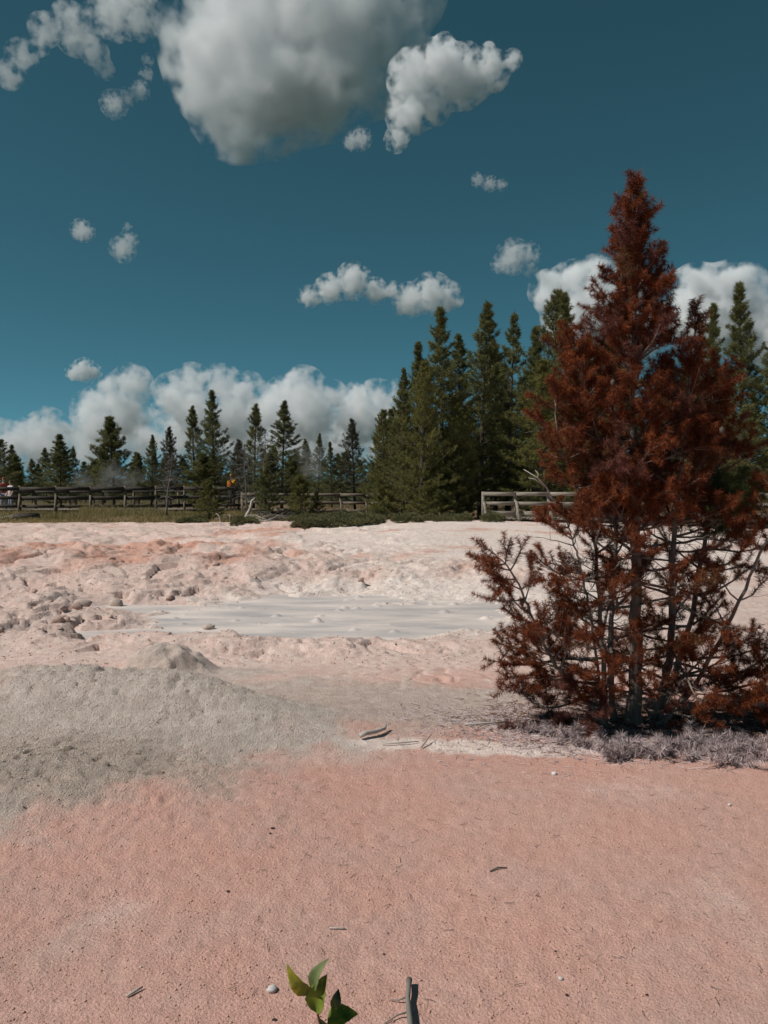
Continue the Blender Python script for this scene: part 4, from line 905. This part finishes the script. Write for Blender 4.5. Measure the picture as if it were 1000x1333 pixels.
def seedling():
    Y = 1.62; o = Vector((at(425, 1330, Y).x, Y - .03, 0)); o.z = hz(o.x, o.y); root = empty('seedling', o); tag(root, 'green leafy seedling with one yellow curled leaf', 'seedling')
    A = lambda x, y, d=0: np.array(at(x, y, Y + d) - o)
    mb = MB(); mb.tube([(0, 0, -.02), (.004, .004, .2), (-.004, .008, .45), A(419, 1345), A(414, 1322), A(413, 1312), A(408, 1292), A(405, 1285)], [.005, .0045, .004, .0033, .0028, .0024, .002, .001], 8); mb.tube([A(419, 1345), A(424, 1336), A(428, 1330)], [.0025, .002, .0016], 6)
    mb.build('stem', mat('red_stem', (.30, .12, .07), .5, .3), root, True)
    def leaf(base, tip, w, nrmv, fold, curl, m, twist=0.0, ser=.06, jag=0):
        base, tip = np.array(base), np.array(tip); ax = tip - base; L = np.linalg.norm(ax); ax /= L; nv = np.array(nrmv, float); nv -= (nv @ ax) * ax; nv = nrm(nv); sd = np.cross(ax, nv)
        n, k = 18, 9; V = []
        for i in range(n):
            t = i / (n - 1); wd = w * (math.sin(math.pi * t ** .8) ** .85) * (1 - .25 * t) + .0004
            wd *= 1 + ser * (i % 2) * (0.1 < t < .95); c = base + ax * L * t + nv * curl * math.sin(math.pi * t) * L - nv * curl * .6 * t ** 3 * L; a = twist * t; s2 = sd * math.cos(a) + nv * math.sin(a); n2 = nv * math.cos(a) - sd * math.sin(a)
            for j in range(k): u = j / (k - 1) * 2 - 1; V.append(c + s2 * u * wd + n2 * (abs(u) ** 1.3 * fold * wd + .05 * wd * math.sin(t * 26) * abs(u)))
        q = [(i * k + j, i * k + j + 1, (i + 1) * k + j + 1, (i + 1) * k + j) for i in range(n - 1) for j in range(k - 1)]
        b = MB(); b.add(V, None, q); ob = b.build('leaf', m, root, True); sm = ob.modifiers.new('t', 'SOLIDIFY'); sm.thickness = .0005
    G1 = mat('leaf_green', (.38, .45, .06), .45, scale=30, col2=(.15, .22, .035), trans=.45, spec=.4); G2 = mat('leaf_dark', (.12, .17, .045), .4, scale=30, col2=(.045, .075, .025), trans=.2, spec=.4)
    Yl = mat('leaf_yellow', (.66, .56, .05), .45, scale=25, col2=(.22, .26, .06), trans=.35); Gy = mat('leaf_underside', (.24, .27, .12), .6, scale=25, col2=(.13, .17, .06), trans=.3)
    leaf(A(408, 1292), A(373, 1257, -.01), .021, (-.6, -.55, .6), .55, .10, Yl, .3)
    leaf(A(408, 1290), A(426, 1248, .01), .018, (-.6, -.8, .3), .5, .14, Gy, .5)
    leaf(A(411, 1318, -.005), A(425, 1269, 0), .025, (-.35, -.85, .45), .75, .04, G1, .15)
    leaf(A(434, 1313, .01), A(441, 1288, .02), .012, (.3, -.7, .6), .4, .1, G2, .2)
    leaf(A(427, 1337, 0), A(466, 1318, .02), .028, (-.25, -.45, .85), .6, .12, G1, .1)
    leaf(A(421, 1345, 0), A(416, 1326, -.03), .009, (0, -.5, .8), .4, .1, G2, .1)
    leaf(A(425, 1350, 0), A(405, 1375, -.05), .016, (0, -.3, 1), .4, .1, G1, .1); leaf(A(425, 1365, 0), A(455, 1390, -.03), .016, (0, -.3, 1), .4, .1, G1, .1)
seedling()

# ------------------------------------------------------------------ loose crumbs and litter, uncountable
def crumbs(name, label, n, fx, smin, smax, m, seed):
    rng = np.random.RandomState(seed); x, y = fx(rng, n); z = height(x, y); n = len(x); s = smin + (smax - smin) * rng.uniform(0, 1, n) ** 3
    oc = np.array([(1, 0, 0), (-1, 0, 0), (0, 1, 0), (0, -1, 0), (0, 0, 1), (0, 0, -.6)], float); f = np.array([(0, 2, 4), (2, 1, 4), (1, 3, 4), (3, 0, 4), (2, 0, 5), (1, 2, 5), (3, 1, 5), (0, 3, 5)])
    V = oc[None] * rng.uniform(.6, 1.3, (n, 6, 1)); a = rng.uniform(0, 6.28, n); ca, sa = np.cos(a)[:, None], np.sin(a)[:, None]
    V = np.stack([V[..., 0] * ca - V[..., 1] * sa, V[..., 0] * sa + V[..., 1] * ca, V[..., 2] * .8], -1) * s[:, None, None] + np.stack([x, y, z + s * .15], -1)[:, None]
    mb = MB(); mb.add(V.reshape(-1, 3), (f[None] + 6 * np.arange(n)[:, None, None]).reshape(-1, 3)); tag(mb.build(name, m), label, 'crumbs', kind='stuff')
M_CR1 = mat('grey_crumb', (.72, .605, .535), .95, scale=4, col2=(.58, .475, .41)); M_CR2 = mat('pink_crumb', (.58, .36, .29), .95, scale=4, col2=(.50, .30, .24))
crumbs('grey_crumbs', 'gritty grey crumbs over the grey mound', 28000, lambda r, n: (r.normal(-2.3, .95, n), r.normal(5.2, .65, n)), 0.002, .0075, M_CR1, 1)
crumbs('pink_crumbs', 'fine pink grit over the smooth mud', 16000, lambda r, n: (lambda yy: ((r.uniform(-.62, .62, n)) * (yy + .4), yy))(2.1 + 5.5 * r.uniform(0, 1, n) ** 1.6), .002, .007, M_CR2, 2)
crumbs('rim_crumbs', 'crumbled pink mud round the pool', 12000, lambda r, n: (r.uniform(-6, 2.5, n), r.uniform(7.3, 15, n)), .004, .016, M_CLOD, 3)
def litter(name, label, n, fx, L, w, m, seed, cat):
    rng = np.random.RandomState(seed); x, y = fx(rng, n); z = height(x, y) + .004; a = rng.uniform(0, 6.28, n); d = np.stack([np.cos(a), np.sin(a), rng.uniform(-.05, .25, n)], -1); s = np.stack([-np.sin(a), np.cos(a), 0 * a], -1) * w / 2
    b = np.stack([x, y, z], -1); l = L * rng.uniform(.4, 1.2, n); k = d * l[:, None] * .5; bend = s * rng.uniform(-6, 6, n)[:, None]; up = np.array([0, 0, w * .6])
    V = np.stack([b - s, b + up, b + s, b + k + bend - s, b + k + bend + up, b + k + bend + s, b + 2 * k - s, b + 2 * k + up, b + 2 * k + s], 1)
    f = np.array([(0, 1, 4, 3), (1, 2, 5, 4), (3, 4, 7, 6), (4, 5, 8, 7)]); mb = MB(); mb.add(V.reshape(-1, 3), None, (f[None] + 9 * np.arange(n)[:, None, None]).reshape(-1, 4)); tag(mb.build(name, m), label, cat, kind='stuff')
litter('needle_litter', 'grey fallen needles under the dead pine', 9000, lambda r, n: (r.normal(1.75, .62, n), r.normal(5.42, .28, n)), .06, .004, M_ASH, 1, 'needle litter')
litter('dark_litter', 'dark fallen needles and twigs in the shade of the dead pine', 6500, lambda r, n: (r.normal(2.1, .55, n), r.normal(5.6, .25, n)), .07, .005, M_DUFF, 2, 'needle litter')
litter('stray_needles', 'stray dark needles scattered over the smooth mud', 130, lambda r, n: (lambda yy: (r.uniform(-.2, .55, n) * yy, yy))(r.uniform(2.4, 5.2, n)), .045, .0022, M_BARK_D, 3, 'needle litter')
